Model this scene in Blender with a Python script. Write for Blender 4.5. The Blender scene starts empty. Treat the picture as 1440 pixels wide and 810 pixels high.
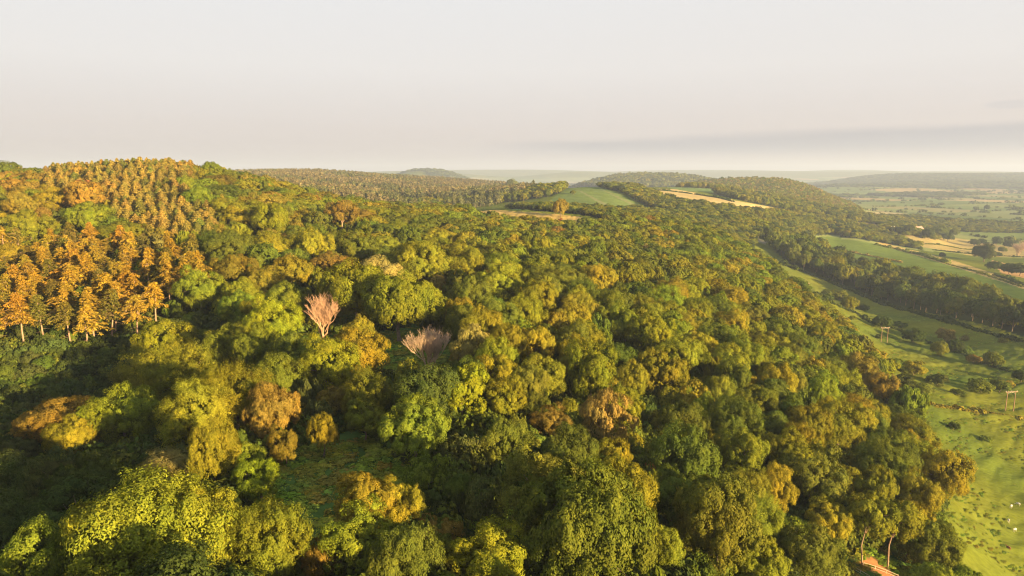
import bpy, math, random
import numpy as np
from mathutils import Vector, Matrix

random.seed(7)
RNG = np.random.default_rng(7)
D = bpy.data
scene = bpy.context.scene
COL = scene.collection

# ---------------------------------------------------------------- camera maths
PITCH = math.radians(9.6)
CT, ST = math.cos(PITCH), math.sin(PITCH)
F = 960.0                        # focal length in photo pixels (1440 wide)

def cam_point(px, py, d):
    r, v = (px - 720) / F, (405 - py) / F
    return np.array([d * r, d * (CT + v * ST), d * (-ST + v * CT)])

def project(x, y, z):
    d = y * CT - z * ST
    u = y * ST + z * CT
    dd = np.where(d > 1, d, 1)
    return 720 + F * x / dd, 405 - F * u / dd, d

SUN_H = np.array([0.74, -0.67]); SUN_H /= np.linalg.norm(SUN_H)
SUN_EL = math.radians(10.5)

# ---------------------------------------------------------------- noise
def _hash(ix, iy, seed):
    n = (ix * 374761393 + iy * 668265263 + seed * 982451653) & 0x7fffffff
    n = ((n ^ (n >> 13)) * 1274126177) & 0x7fffffff
    return ((n ^ (n >> 16)) & 0xffff) / 65535.0

def vnoise(x, y, s, seed=0):
    x = np.asarray(x, float) / s; y = np.asarray(y, float) / s
    ix, iy = np.floor(x).astype(np.int64), np.floor(y).astype(np.int64)
    fx, fy = x - ix, y - iy
    fx = fx * fx * (3 - 2 * fx); fy = fy * fy * (3 - 2 * fy)
    a = _hash(ix, iy, seed); b = _hash(ix + 1, iy, seed)
    c = _hash(ix, iy + 1, seed); e = _hash(ix + 1, iy + 1, seed)
    return (a * (1 - fx) + b * fx) * (1 - fy) + (c * (1 - fx) + e * fx) * fy * 1.0

def fbm(x, y, s, seed=0, o=3):
    t, a, n = 0, 1, 0
    for k in range(o):
        t = t + a * vnoise(x, y, s / 2 ** k, seed + k); n += a; a *= .5
    return t / n

# ---------------------------------------------------------------- terrain height
# control points: (photo px, py, camera depth, height of canopy standing there)
CP = [
 # meadow in the valley
 (1420,712,230,0),(1440,810,185,0),(1419,580,320,0),(1243,482,470,0),(1134,412,700,0),(1095,352,1000,0),
 (1350,800,160,0),(1278,575,290,0),(1130,402,570,0),(1066,348,850,0),(1600,712,240,0),(1600,580,330,0),(1600,450,520,0),
 (1430,465,540,0),(1250,430,690,0),(1440,410,680,0),(1300,370,930,0),(1170,338,1180,0),(1330,345,1350,0),(1600,400,800,0),
 (1240,795,136,0),
 # wood on the plateau and on the slope facing the field
 (100,800,64,10),(500,800,66,10),(820,800,69,11),(1000,740,86,12),(1200,760,120,11),(1330,680,166,10),
 (1000,600,150,11),(1150,550,215,10),(1240,560,270,8),(900,500,190,11),(1000,450,260,11),(1100,440,360,10),
 (1050,380,430,10),(950,340,480,10),(1000,312,650,10),(720,500,155,11),(720,400,240,11),(720,340,360,11),
 (600,330,380,11),(850,330,450,11),(500,400,235,12),(400,500,152,11),(300,560,125,9),(20,600,125,8),(40,700,95,8),(100,540,165,8),(250,500,188,8),(-300,600,120,9),
 (200,700,80,9),(480,660,108,1),(600,700,84,8),
 # golden field behind the wood
 (760,320,560,0),(760,299,700,0),(650,300,660,0),(850,318,600,0),
 # the hill
 (200,219,480,14),(120,227,490,14),(330,236,505,11),(400,260,485,11),(480,280,480,11),(40,231,510,14),(-200,235,520,12),(-600,250,520,12),
 (200,300,330,13),(350,320,310,12),(60,300,330,13),(150,488,208,0),(20,500,195,0),(-200,450,230,10),(270,470,190,8),
 (100,340,262,20),(290,380,235,11),(200,245,640,14),(60,270,620,14),(330,262,700,14),
 (480,330,350,11),(560,300,430,11),
 # green fields on the saddle
 (850,286,960,0),(790,268,1120,0),(870,268,1150,0),(830,262,1250,0),(740,290,980,0),(900,292,1000,2),
 (700,292,850,3),(620,293,800,8),(960,268,1350,0),(1060,290,1150,0),(1000,276,1300,0),(930,263,1500,0),
 (1000,300,900,10),(1090,312,950,8),(1200,322,1200,8),(1240,335,1250,6),(1010,265,1650,0),
 # conifer forest
 (350,240,1500,18),(440,238,1900,18),(560,246,2500,18),(690,254,2400,18),(480,262,1150,16),(560,276,1050,14),(650,286,960,14),
 (640,262,1500,18),(740,262,1800,18),(400,262,950,12),(520,292,800,10),
 # plain
 (1300,300,2200,0),(1200,298,2050,0),(1440,310,1900,0),(1290,326,1340,0),(1600,320,1700,0),
]
cp_w, cp_z = [], []
for px, py, d, h in CP:
    p = cam_point(px, py, d); cp_w.append((p[0], p[1])); cp_z.append(p[2] - h)
def polar(az, d): a = math.radians(az); return (math.sin(a) * d, math.cos(a) * d)
for az, d, z in [(0,12,-49),(90,15,-51),(180,15,-49),(270,15,-48),
                 (180,80,-50),(140,80,-66),(110,80,-66),(75,90,-72),(110,180,-104),(75,200,-110),(150,180,-98),(150,400,-118),(100,500,-120),(180,300,-56),
                 (210,100,-48),(250,100,-49),(300,100,-50),(230,400,-40),(270,350,-32),(180,900,-110),(250,1000,-50),(120,1200,-125),(60,900,-118),
                 (-60,1200,-30),(70,2500,-128),(120,4000,-128),(-70,4000,-90),(180,4000,-120),(-130,4000,-90),
                 (-20,4500,-70),(0,4500,-110),(15,3000,-118),(25,3200,-126),(38,3200,-126),(38,4500,-120),(10,5500,-120),(-10,6500,-110),(30,6000,-122),
                 (-40,9000,-110),(0,9000,-120),(30,9000,-120),(60,9000,-120),(120,12000,-120),(180,12000,-120),(-120,12000,-110),(0,17000,-120),(40,17000,-120),(-40,17000,-120),
                 (-30,2500,-30),(-45,800,-10)]:
    q = polar(az, d); cp_w.append(q); cp_z.append(z)
cp_w = np.array(cp_w); cp_z = np.array(cp_z)

def emb(x, y):
    r = np.sqrt(x * x + y * y) + 1e-6
    return np.stack([2.2 * x / r, 2.2 * y / r, 1.25 * np.log(r + 12)], -1)
_E = emb(cp_w[:, 0], cp_w[:, 1])
def _phi(r): return np.sqrt(r * r + 0.0025)
_A = _phi(np.linalg.norm(_E[:, None] - _E[None], axis=-1))
n = len(cp_z)
_A = _A + np.eye(n) * -0.01            # a little smoothing
_M = np.zeros((n + 1, n + 1)); _M[:n, :n] = _A; _M[:n, n] = 1; _M[n, :n] = 1
_W = np.linalg.solve(_M, np.concatenate([cp_z, [0]]))

# far hills: (px, crest py, depth, half width left m, half width right m, half depth m, canopy)
HILLS = [(1075,250,2250,330,205,420,12),(985,263,2000,160,200,300,12),
         (905,245,3500,330,520,500,12),(600,239.5,5200,330,330,700,0),
         (1290,246,6300,700,900,900,0),(1470,245,6200,900,1400,1100,0),(1180,262,4700,250,700,500,0),(1400,257,4900,900,900,600,0),
         (470,242.5,4200,900,500,800,10),(1360,271,3950,420,600,330,0),
         (720,238.5,11500,2200,1500,900,0),(980,239,12500,1600,1900,900,0),(1190,238.8,13000,900,900,700,0),(560,241,8500,900,1400,700,0),(830,241.5,9000,900,700,600,0),(1330,241,10500,1200,1500,700,0)]
_HW = []
for px, py, d, wl, wr, wd, can in HILLS:
    p = cam_point(px, py, d); _HW.append((p[0], p[1], p[2] - can, wl, wr, wd))

def height(x, y):
    x = np.asarray(x, float).ravel(); y = np.asarray(y, float).ravel()
    out = np.empty(len(x))
    for s in range(0, len(x), 20000):
        e = emb(x[s:s + 20000], y[s:s + 20000])
        rr = np.sqrt(np.maximum((e ** 2).sum(1)[:, None] + (_E ** 2).sum(1)[None] - 2 * e @ _E.T, 0))
        out[s:s + 20000] = _phi(rr) @ _W[:n] + _W[n]
    r = np.hypot(x, y)
    far = np.clip((r - 8500) / 3500, 0, 1); far = far * far * (3 - 2 * far)
    out = out + far * (70 + 85 * fbm(x, y, 5200, 31, 3)) * np.clip((y - 2000) / 4000, 0, 1)
    for hx, hy, hz, wl, wr, wd in _HW:
        dx = x - hx; dy = y - hy
        # rotate so that "depth" runs away from the camera
        L = math.hypot(hx, hy); cx, cy = hx / L, hy / L
        lat = dx * cy - dy * cx; dep = dx * cx + dy * cy
        w = np.where(lat < 0, wl, wr)
        k = np.exp(-np.abs(lat / w) ** 2.6 - np.abs(dep / wd) ** 2.2)
        out = np.maximum(out, out + (hz - out) * k)
    und = np.clip((r - 300) / 900, 0, 1)
    out = out + (fbm(x, y, 240, 5) - .5) * 9 * und * np.clip((3000 - r) / 2000, 0, 1)
    return out

def h1(x, y): return float(height([x], [y])[0])

# cached height grid for quick placement close by
GX0, GX1, GY0, GY1, GS = -620, 760, -260, 1250, 5.0
_gx = np.arange(GX0, GX1 + GS, GS); _gy = np.arange(GY0, GY1 + GS, GS)
_G = height(*[a.ravel() for a in np.meshgrid(_gx, _gy)]).reshape(len(_gy), len(_gx))
def hg(x, y):
    x = np.asarray(x, float); y = np.asarray(y, float)
    fx = np.clip((x - GX0) / GS, 0, len(_gx) - 1.001); fy = np.clip((y - GY0) / GS, 0, len(_gy) - 1.001)
    ix = fx.astype(int); iy = fy.astype(int); fx = fx - ix; fy = fy - iy
    return (_G[iy, ix] * (1 - fx) + _G[iy, ix + 1] * fx) * (1 - fy) + (_G[iy + 1, ix] * (1 - fx) + _G[iy + 1, ix + 1] * fx) * fy

def ray_ground(px, py, above=0.0, wpx=None, dmax=6000):
    t = np.exp(np.linspace(math.log(25), math.log(dmax), 900))
    r, v = (px - 720) / F, (405 - py) / F
    P = np.stack([t * r, t * (CT + v * ST), t * (-ST + v * CT)], 1)
    g = height(P[:, 0], P[:, 1])
    H = np.clip(1.1 * wpx * t / F, 3.5, 19) * .62 if wpx else above
    k = np.nonzero(P[:, 2] - g <= H)[0]
    if len(k) == 0: return None
    k = k[0]
    return P[k, 0], P[k, 1], g[k], t[k]

# ---------------------------------------------------------------- helpers
def link(o, parent=None):
    COL.objects.link(o)
    if parent is not None: o.parent = parent
    return o
def new_mesh(name, V, Fc, mats, mi=None, attr=None, smooth=False):
    me = D.meshes.new(name)
    V = np.asarray(V, np.float32)
    if isinstance(Fc, np.ndarray):
        k = Fc.shape[1]
        me.vertices.add(len(V)); me.vertices.foreach_set('co', V.ravel())
        me.loops.add(Fc.size); me.loops.foreach_set('vertex_index', Fc.ravel().astype(np.int32))
        me.polygons.add(len(Fc)); me.polygons.foreach_set('loop_start', np.arange(0, Fc.size, k, dtype=np.int32))
        me.update(calc_edges=True)
    else:
        me.from_pydata([tuple(v) for v in V], [], [tuple(f) for f in Fc])
    for m in (mats if isinstance(mats, (list, tuple)) else [mats]): me.materials.append(m)
    if mi is not None: me.polygons.foreach_set('material_index', np.asarray(mi, np.int32))
    if attr is not None:
        a = me.attributes.new('vary', 'FLOAT', 'FACE'); a.data.foreach_set('value', np.asarray(attr, np.float32))
    if smooth: me.polygons.foreach_set('use_smooth', np.ones(len(me.polygons), bool))
    me.update(); return me
def mesh_obj(name, me, parent=None):
    return link(D.objects.new(name, me), parent)
def tag(o, label=None, cat=None, group=None, kind=None):
    if label: o['label'] = label
    if cat: o['category'] = cat
    if group: o['group'] = group
    if kind: o['kind'] = kind
    return o
def empty(name, loc, rz=0):
    o = D.objects.new(name, None); o.empty_display_size = .3
    o.location = loc; o.rotation_euler = (0, 0, rz); return link(o)

class MB:
    """collects tubes, boxes and faces"""
    def __init__(s): s.v = []; s.f = []
    def tube(s, pts, rad, sides=6):
        pts = [np.array(p, float) for p in pts]; base = len(s.v)
        for i, p in enumerate(pts):
            t = pts[min(i + 1, len(pts) - 1)] - pts[max(i - 1, 0)]; t /= (np.linalg.norm(t) + 1e-9)
            a = np.cross(t, (0.31, .2, .93) if abs(t[2]) < .9 else (1, 0, 0)); a /= np.linalg.norm(a); b = np.cross(t, a)
            for k in range(sides):
                q = 2 * math.pi * k / sides
                s.v.append(p + rad[i] * (math.cos(q) * a + math.sin(q) * b))
        for i in range(len(pts) - 1):
            for k in range(sides):
                k2 = (k + 1) % sides; o = base + i * sides
                s.f.append((o + k, o + k2, o + sides + k2, o + sides + k))
        s.f.append(tuple(base + (len(pts) - 1) * sides + k for k in range(sides)))
    def box(s, c, d, rz=0):
        b = len(s.v); cs, sn = math.cos(rz), math.sin(rz)
        for dx in (-1, 1):
            for dy in (-1, 1):
                for dz in (-1, 1):
                    x, y = dx * d[0] / 2, dy * d[1] / 2
                    s.v.append(np.array([c[0] + x * cs - y * sn, c[1] + x * sn + y * cs, c[2] + dz * d[2] / 2]))
        for q in ((0, 1, 3, 2), (4, 6, 7, 5), (0, 4, 5, 1), (2, 3, 7, 6), (0, 2, 6, 4), (1, 5, 7, 3)):
            s.f.append(tuple(b + i for i in q))
    def face(s, pts):
        b = len(s.v); s.v += [np.array(p, float) for p in pts]; s.f.append(tuple(range(b, b + len(pts))))
    def mesh(s, name, mat, smooth=False):
        return new_mesh(name, np.array(s.v), s.f, mat, smooth=smooth)

# ---------------------------------------------------------------- materials
def mat(name):
    m = D.materials.new(name); m.use_nodes = True; nt = m.node_tree; nt.nodes.clear()
    out = nt.nodes.new('ShaderNodeOutputMaterial'); return m, nt, out
def N(nt, t, **kw):
    nd = nt.nodes.new(t)
    for k, v in kw.items(): setattr(nd, k, v)
    return nd
def math_node(nt, op, a, b=None, c=None, clamp=False):
    m = N(nt, 'ShaderNodeMath', operation=op, use_clamp=clamp)
    for i, q in enumerate((a, b, c)):
        if q is None: continue
        if isinstance(q, (int, float)): m.inputs[i].default_value = q
        else: nt.links.new(q, m.inputs[i])
    return m.outputs[0]
def mixc(nt, fac, a, b, blend='MIX'):
    m = N(nt, 'ShaderNodeMix', data_type='RGBA', blend_type=blend)
    for sock, q in ((m.inputs[0], fac), (m.inputs[6], a), (m.inputs[7], b)):
        if isinstance(q, (int, float)): sock.default_value = q
        elif isinstance(q, tuple): sock.default_value = (*q, 1)
        else: nt.links.new(q, sock)
    return m.outputs[2]
def ramp(nt, fac, stops):
    r = N(nt, 'ShaderNodeValToRGB'); nt.links.new(fac, r.inputs[0]); e = r.color_ramp.elements
    while len(e) < len(stops): e.new(.5)
    for el, (p, c) in zip(e, stops): el.position = p; el.color = (*c, 1)
    return r.outputs[0]
def noise(nt, vec, scale, detail=3, rough=.55):
    t = N(nt, 'ShaderNodeTexNoise'); t.inputs['Scale'].default_value = scale; t.inputs['Detail'].default_value = detail
    t.inputs['Roughness'].default_value = rough
    if vec is not None: nt.links.new(vec, t.inputs['Vector'])
    return t.outputs[0]

def leaf_material(name, trans=.3, gloss=.05):
    m, nt, out = mat(name)
    at = N(nt, 'ShaderNodeAttribute', attribute_type='INSTANCER', attribute_name='tint')
    va = N(nt, 'ShaderNodeAttribute', attribute_type='GEOMETRY', attribute_name='vary')
    geo = N(nt, 'ShaderNodeNewGeometry')
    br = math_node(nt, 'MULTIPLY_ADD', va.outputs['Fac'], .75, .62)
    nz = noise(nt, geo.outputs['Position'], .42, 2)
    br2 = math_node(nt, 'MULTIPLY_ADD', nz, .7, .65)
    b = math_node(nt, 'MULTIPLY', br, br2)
    c1 = mixc(nt, 1.0, at.outputs['Color'], (1, 1, 1), 'MULTIPLY')
    hue = mixc(nt, va.outputs['Fac'], (.96, 1.0, 1.0), (1.12, 1.02, .85))
    c2 = mixc(nt, 1.0, c1, hue, 'MULTIPLY')
    nz2 = noise(nt, geo.outputs['Position'], .13, 2)
    fh = math_node(nt, 'MULTIPLY_ADD', nz2, 3.0, -1.1, clamp=True)
    c3 = mixc(nt, 1.0, c2, mixc(nt, fh, (.92, 1.0, 1.0), (1.1, 1.0, .9)), 'MULTIPLY')
    sc = N(nt, 'ShaderNodeVectorMath', operation='SCALE'); nt.links.new(c3, sc.inputs[0]); nt.links.new(b, sc.inputs['Scale'])
    df = N(nt, 'ShaderNodeBsdfDiffuse'); nt.links.new(sc.outputs[0], df.inputs['Color'])
    tr = N(nt, 'ShaderNodeBsdfTranslucent')
    tc = mixc(nt, 1.0, sc.outputs[0], (1.15, 1.15, .6), 'MULTIPLY'); nt.links.new(tc, tr.inputs['Color'])
    mx = N(nt, 'ShaderNodeMixShader'); mx.inputs[0].default_value = trans
    nt.links.new(df.outputs[0], mx.inputs[1]); nt.links.new(tr.outputs[0], mx.inputs[2])
    nt.links.new(mx.outputs[0], out.inputs[0])
    return m

def simple(name, col, var=.25, scale=2.0, rough=.85, bump=0.0):
    m, nt, out = mat(name)
    geo = N(nt, 'ShaderNodeTexCoord')
    nz = noise(nt, geo.outputs['Object'], scale, 4)
    lo = tuple(c * (1 - var) for c in col); hi = tuple(min(1, c * (1 + var)) for c in col)
    c = ramp(nt, nz, [(.3, lo), (.7, hi)])
    p = N(nt, 'ShaderNodeBsdfPrincipled'); nt.links.new(c, p.inputs['Base Color']); p.inputs['Roughness'].default_value = rough
    if bump:
        b = N(nt, 'ShaderNodeBump'); b.inputs['Strength'].default_value = bump; nt.links.new(nz, b.inputs['Height']); nt.links.new(b.outputs[0], p.inputs['Normal'])
    nt.links.new(p.outputs[0], out.inputs[0]); return m

M_LEAF = leaf_material('leaves', .2)
M_BARK = simple('bark', (.17, .12, .085), .4, 3.0, bump=.4)
M_PALE_BARK = simple('pale_bark', (.30, .19, .12), .3, 3.0)
M_TWIG = simple('bare_twigs', (.44, .26, .155), .3, 1.5)
M_TWIG_PALE = simple('pale_twigs', (.45, .31, .20), .3, 1.5)
M_POLE = simple('pole_timber', (.24, .13, .08), .2, 4.0)
M_WOOD = simple('fence_timber', (.42, .31, .2), .2, 5.0)
M_ARM = simple('crossarm_timber', (.27, .19, .12), .2, 5.0)
M_CERAMIC = simple('insulator', (.5, .45, .4), .1, 5.0, rough=.3)
M_METAL = simple('galvanised', (.35, .34, .32), .1, 5.0, rough=.5)
M_FLEECE = simple('fleece', (.55, .5, .43), .15, 12.0, bump=.5)
M_FLEECE_BROWN = simple('brown_fleece', (.28, .1, .04), .25, 12.0, bump=.5)
M_FACE = simple('sheep_face', (.06, .05, .045), .2, 9.0)
M_BRICK = simple('brick_wall', (.40, .25, .2), .15, .8)
M_RENDERED = simple('rendered_wall', (.75, .71, .64), .08, .8)
M_ROOF = simple('clay_roof', (.36, .22, .17), .2, .8)
M_GLASS = simple('window_glass', (.05, .06, .07), .1, 1.0, rough=.15)
M_TRIM = simple('painted_trim', (.75, .73, .7), .05, 1.0)

# ---------------------------------------------------------------- foliage builders
def unit(v): return v / (np.linalg.norm(v, axis=-1, keepdims=True) + 1e-9)

def leaf_quads(P, Nrm, size, rng, aspect=1.0, axis=None):
    """P centres, Nrm normals -> two-triangle bent leaf faces"""
    k = len(P); Nrm = unit(Nrm)
    a = rng.normal(size=(k, 3)) if axis is None else axis + .25 * rng.normal(size=(k, 3))
    a = unit(a - Nrm * (a * Nrm).sum(1, keepdims=True)); b = np.cross(Nrm, a)
    s = (size * (.65 + .7 * rng.random(k)))[:, None] if np.ndim(size) == 0 else size[:, None]
    la = a * s * .62 * aspect; lb = b * s * .5 / aspect
    fold = Nrm * s * .13
    V = np.stack([P - la, P + lb + fold, P + la, P - lb + fold], 1).reshape(-1, 3)
    Fc = np.arange(4 * k).reshape(k, 4)
    return V, Fc

def fib(nn, rng, zmin=-1.0):
    i = np.arange(nn) + .5; z = 1 - (1 - zmin) * i / nn; ph = i * 2.399963 + rng.random() * 6
    r = np.sqrt(np.maximum(0, 1 - z * z)); p = np.stack([r * np.cos(ph), r * np.sin(ph), z], 1)
    return unit(p + .22 * rng.normal(size=p.shape))

def crown(seed, R=6.0, Hc=9.0, z0=3.0, nb=22, nc=14, nl=16, leaf=.42, style='round'):
    """leaf faces for a broadleaf crown standing on z0.. z0+Hc, returns P,V,F,vary and the bough centres"""
    rng = np.random.default_rng(seed)
    c = np.array([0, 0, z0 + Hc * .46]); ax = np.array([R, R, Hc * .54])
    dirs = fib(nb, rng, -.62 if style != 'dome' else -.35)
    lobe = .70 + .32 * rng.random((nb, 1))
    # uneven outline: a few boughs stick out, the crown leans a little
    lobe[rng.integers(0, nb, max(1, nb // 5))] += .2; ax = ax * (1 + .1 * rng.normal(size=3))
    bc = c + dirs * ax * lobe * .72 + rng.normal(size=(nb, 3)) * R * .05
    br = R * (.21 + .22 * rng.random(nb)) * (22 / nb) ** .4
    Ps, Ns, Va = [], [], []
    for j in range(nb):
        d2 = unit(rng.normal(size=(nc, 3)) + dirs[j] * .9 + np.array([0, 0, .35]))
        cc = bc[j] + d2 * br[j] * (.72 + .36 * rng.random((nc, 1))) * np.array([1, 1, .82])
        cr = br[j] * (.26 + .18 * rng.random(nc)) * (14 / nc) ** .25
        d3 = unit(rng.normal(size=(nc, nl, 3)) + d2[:, None] * .8 + np.array([0, 0, .25]))
        p = cc[:, None] + d3 * cr[:, None, None] * (.75 + .4 * rng.random((nc, nl, 1)))
        if style == 'spiky':
            p = p + d2[:, None] * cr[:, None, None] * 1.2 * rng.random((nc, nl, 1)) ** 2
        nr = d3 * 1.0 + .3 * rng.normal(size=d3.shape) + d2[:, None] * .55 + dirs[j] * .35
        if style == 'weeping':
            p[..., 2] -= br[j] * .5 * rng.random((nc, nl)) ; nr[..., 2] *= .3
        Ps.append(p.reshape(-1, 3)); Ns.append(nr.reshape(-1, 3))
        base = .25 + .5 * rng.random(nc)
        Va.append(np.clip(base[:, None] + .55 * (rng.random((nc, nl)) - .5), 0, 1).ravel())
    P = np.concatenate(Ps); Nn = np.concatenate(Ns); va = np.concatenate(Va)
    if style == 'weeping': V, Fc = leaf_quads(P, Nn, leaf * 1.1, rng, 1.5, np.tile([0, 0, 1.], (len(P), 1)))
    elif style == 'spiky': V, Fc = leaf_quads(P, Nn, leaf, rng, 1.35)
    else: V, Fc = leaf_quads(P, Nn, leaf, rng)
    # inner foliage closing the middle of the crown
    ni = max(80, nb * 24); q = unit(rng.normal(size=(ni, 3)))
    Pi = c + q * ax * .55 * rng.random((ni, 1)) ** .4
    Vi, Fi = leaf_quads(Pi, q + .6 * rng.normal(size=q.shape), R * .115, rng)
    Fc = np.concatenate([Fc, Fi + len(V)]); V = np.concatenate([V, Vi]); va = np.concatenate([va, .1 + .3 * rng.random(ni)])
    return V, Fc, va, bc

def trunk_mb(seed, H0, r, bc, nlimb=7, lean=(0, 0)):
    rng = np.random.default_rng(seed + 99); mb = MB()
    top = np.array([lean[0], lean[1], H0]); bend = rng.normal(size=2) * .25
    bend = bend * (3.2 if H0 > 8 else 1); mid = np.array([lean[0] * .5 + bend[0], lean[1] * .5 + bend[1], H0 * .5])
    mb.tube([(0, 0, -1.6), (0, 0, .0), (0.02, 0, .5), mid, top], [r * 1.5, r * 1.35, r, r * .8, r * .62], 8)
    for j in rng.permutation(len(bc))[:nlimb]:
        e = bc[j]; m = top + (e - top) * .5 + np.array([0, 0, .12 * np.linalg.norm(e - top)])
        st = top - np.array([0, 0, rng.random() * H0 * .3])
        mb.tube([st, st + (m - st) * .55 + rng.normal(size=3) * .2, m, e], [r * .5, r * .4, r * .28, r * .08], 5)
    return mb

def merge(name, parts):
    """parts: list of (V, quads, mat, vary)"""
    Vs, polys, mats, mi, va, off = [], [], [], [], [], 0
    for V, Fc, m, v in parts:
        if m not in mats: mats.append(m)
        Vs.append(np.asarray(V)); 
        for f in Fc: polys.append(tuple(int(i) + off for i in f))
        mi += [mats.index(m)] * len(Fc); va += list(v if v is not None else [.5] * len(Fc)); off += len(V)
    return new_mesh(name, np.concatenate(Vs), polys, mats, mi, va)

# species --------------------------------------------------
SP = {}   # style -> list of (crown mesh, trunk mesh, R, H)
def add_species(key, seeds, R, Hc, z0, nb, nc, nl, leaf, style, bark=None, limbs=7):
    L = []
    for s in seeds:
        V, Fc, va, bc = crown(s, R, Hc, z0, nb, nc, nl, leaf, style)
        cm = new_mesh('crown_' + key, V, Fc, M_LEAF, attr=va)
        tm = trunk_mb(s, z0 + Hc * .25, R * (.055 if z0 < 5 else .036), bc, limbs).mesh('trunk_' + key, bark or M_BARK)
        L.append((cm, tm, R, z0 + Hc))
    SP[key] = L
add_species('round', range(10, 17), 6, 8.6, 2.6, 26, 24, 56, .178, 'round')
add_species('oak', range(20, 23), 7.5, 9.6, 2.2, 46, 26, 54, .172, 'round')
add_species('ash', range(30, 34), 6, 8.6, 2.6, 26, 26, 60, .155, 'spiky')
add_species('dome', range(40, 43), 6.5, 7.6, 2.2, 32, 24, 52, .178, 'dome')
add_species('birch', range(50, 55), 4, 9.5, 3, 20, 20, 44, .18, 'weeping', M_PALE_BARK)
add_species('bushy', range(60, 63), 2.6, 3.6, .1, 16, 14, 20, .19, 'dome', limbs=3)
add_species('spray', range(64, 67), 2.8, 4.0, .1, 16, 14, 22, .17, 'round', limbs=3)
add_species('tallstem', range(70, 72), 5.5, 6.2, 7.5, 22, 18, 30, .26, 'round', M_PALE_BARK, 10)

def larch(seed, H=22, lod=0):
    rng = np.random.default_rng(seed); mb = MB()
    mb.tube([(0, 0, -1.5), (0, 0, H * .4), (rng.normal() * .3, rng.normal() * .3, H * .75), (0, 0, H)], [.30, .22, .13, .03], 6)
    P, Nn, A = [], [], []
    nb = 66 if lod == 0 else 26; t0 = .38 + .16 * rng.random(); wind = rng.normal(size=2) * .35
    for j in range(nb):
        t = t0 + (.98 - t0) * (j + rng.random()) / nb; z = H * t
        L = min(1, (1 - t) ** .6 * 1.35) * 5.6 * (.45 + .85 * rng.random()); an = j * 2.4 + rng.normal() * .8
        dr = np.array([math.cos(an), math.sin(an), 0]); L *= 1 + dr[0] * wind[0] + dr[1] * wind[1]
        s = np.linspace(.06, 1, 7); up = .12 * L
        pts = np.array([0, 0, z]) + dr * (s * L)[:, None] + np.array([0, 0, 1.]) * ((s * 1.2 - 1.3 * s * s) * L * (.2 + .5 * rng.random()))[:, None]
        mb.tube([pts[0], pts[3], pts[6]], [.06, .035, .012], 3)
        m = (40 if lod == 0 else 9)
        q = rng.random(m) ** .75; ii = q * 6; i0 = np.minimum(ii.astype(int), 5); f = (ii - i0)[:, None]
        p = pts[i0] * (1 - f) + pts[i0 + 1] * f
        side = np.array([-dr[1], dr[0], 0]); sd = rng.normal(size=m) * .42 * (1.15 - q * .5)
        p = p + side * sd[:, None] + np.array([0, 0, -1]) * (np.abs(rng.normal(size=m)) * .34)[:, None]
        P.append(p); Nn.append(np.array([0, 0, .9]) + .5 * rng.normal(size=(m, 3)) + dr * .3); A.append(dr + np.sign(sd)[:, None] * side * .8 - np.array([0, 0, .5]))
    P, Nn, A = map(np.concatenate, (P, Nn, A))
    V, Fc = leaf_quads(P, Nn, .5 if lod == 0 else 1.15, rng, 1.7, A)
    # thin dead branches on the lower stem
    for j in range(14):
        z = H * (.08 + .28 * rng.random()); an = rng.random() * 6.28; L = 1 + 1.6 * rng.random()
        mb.tube([(0, 0, z), (math.cos(an) * L, math.sin(an) * L, z - .25 * L)], [.04, .012], 3)
    return V, Fc, rng.random(len(Fc)), mb
def add_larch(key, seeds, H):
    L = []
    for s in seeds:
        V, Fc, va, mb = larch(s, H)
        L.append((new_mesh('crown_' + key, V, Fc, M_LEAF, attr=va), mb.mesh('trunk_' + key, M_PALE_BARK), 4.6, H))
    SP[key] = L
add_larch('larch', range(80, 87), 21)

def pine(seed, H=15, R=2.3, n=1500, leaf=.34):
    rng = np.random.default_rng(seed)
    t = rng.random(n) ** .85; ang = rng.random(n) * 6.283
    whorl = np.round(t * 13) / 13 + rng.normal(size=n) * .012
    rad = R * np.minimum(1, (1 - t) ** .62 * 1.1) * (1 + .3 * np.sin(ang * 5 + t * 60)) * (.55 + .5 * rng.random(n)) + .08
    z = H * (.2 + .8 * whorl) - rad * .38
    P = np.stack([rad * np.cos(ang), rad * np.sin(ang), z], 1)
    Nn = np.stack([np.cos(ang), np.sin(ang), np.full(n, .9)], 1) + .5 * rng.normal(size=(n, 3))
    A = np.stack([np.cos(ang), np.sin(ang), np.full(n, -.35)], 1)
    V, Fc = leaf_quads(P, Nn, leaf, rng, 1.5, A)
    mb = MB(); mb.tube([(0, 0, -1.5), (0, 0, H * .5), (0, 0, H * .97)], [.2, .13, .02], 5)
    return V, Fc, rng.random(n), mb
SP['pine'] = []
for s in range(90, 94):
    V, Fc, va, mb = pine(s, 15, 3.0, 2600, .42)
    SP['pine'].append((new_mesh('crown_pine', V, Fc, M_LEAF, attr=va), mb.mesh('trunk_pine', M_BARK), 2.4, 15))

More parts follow.
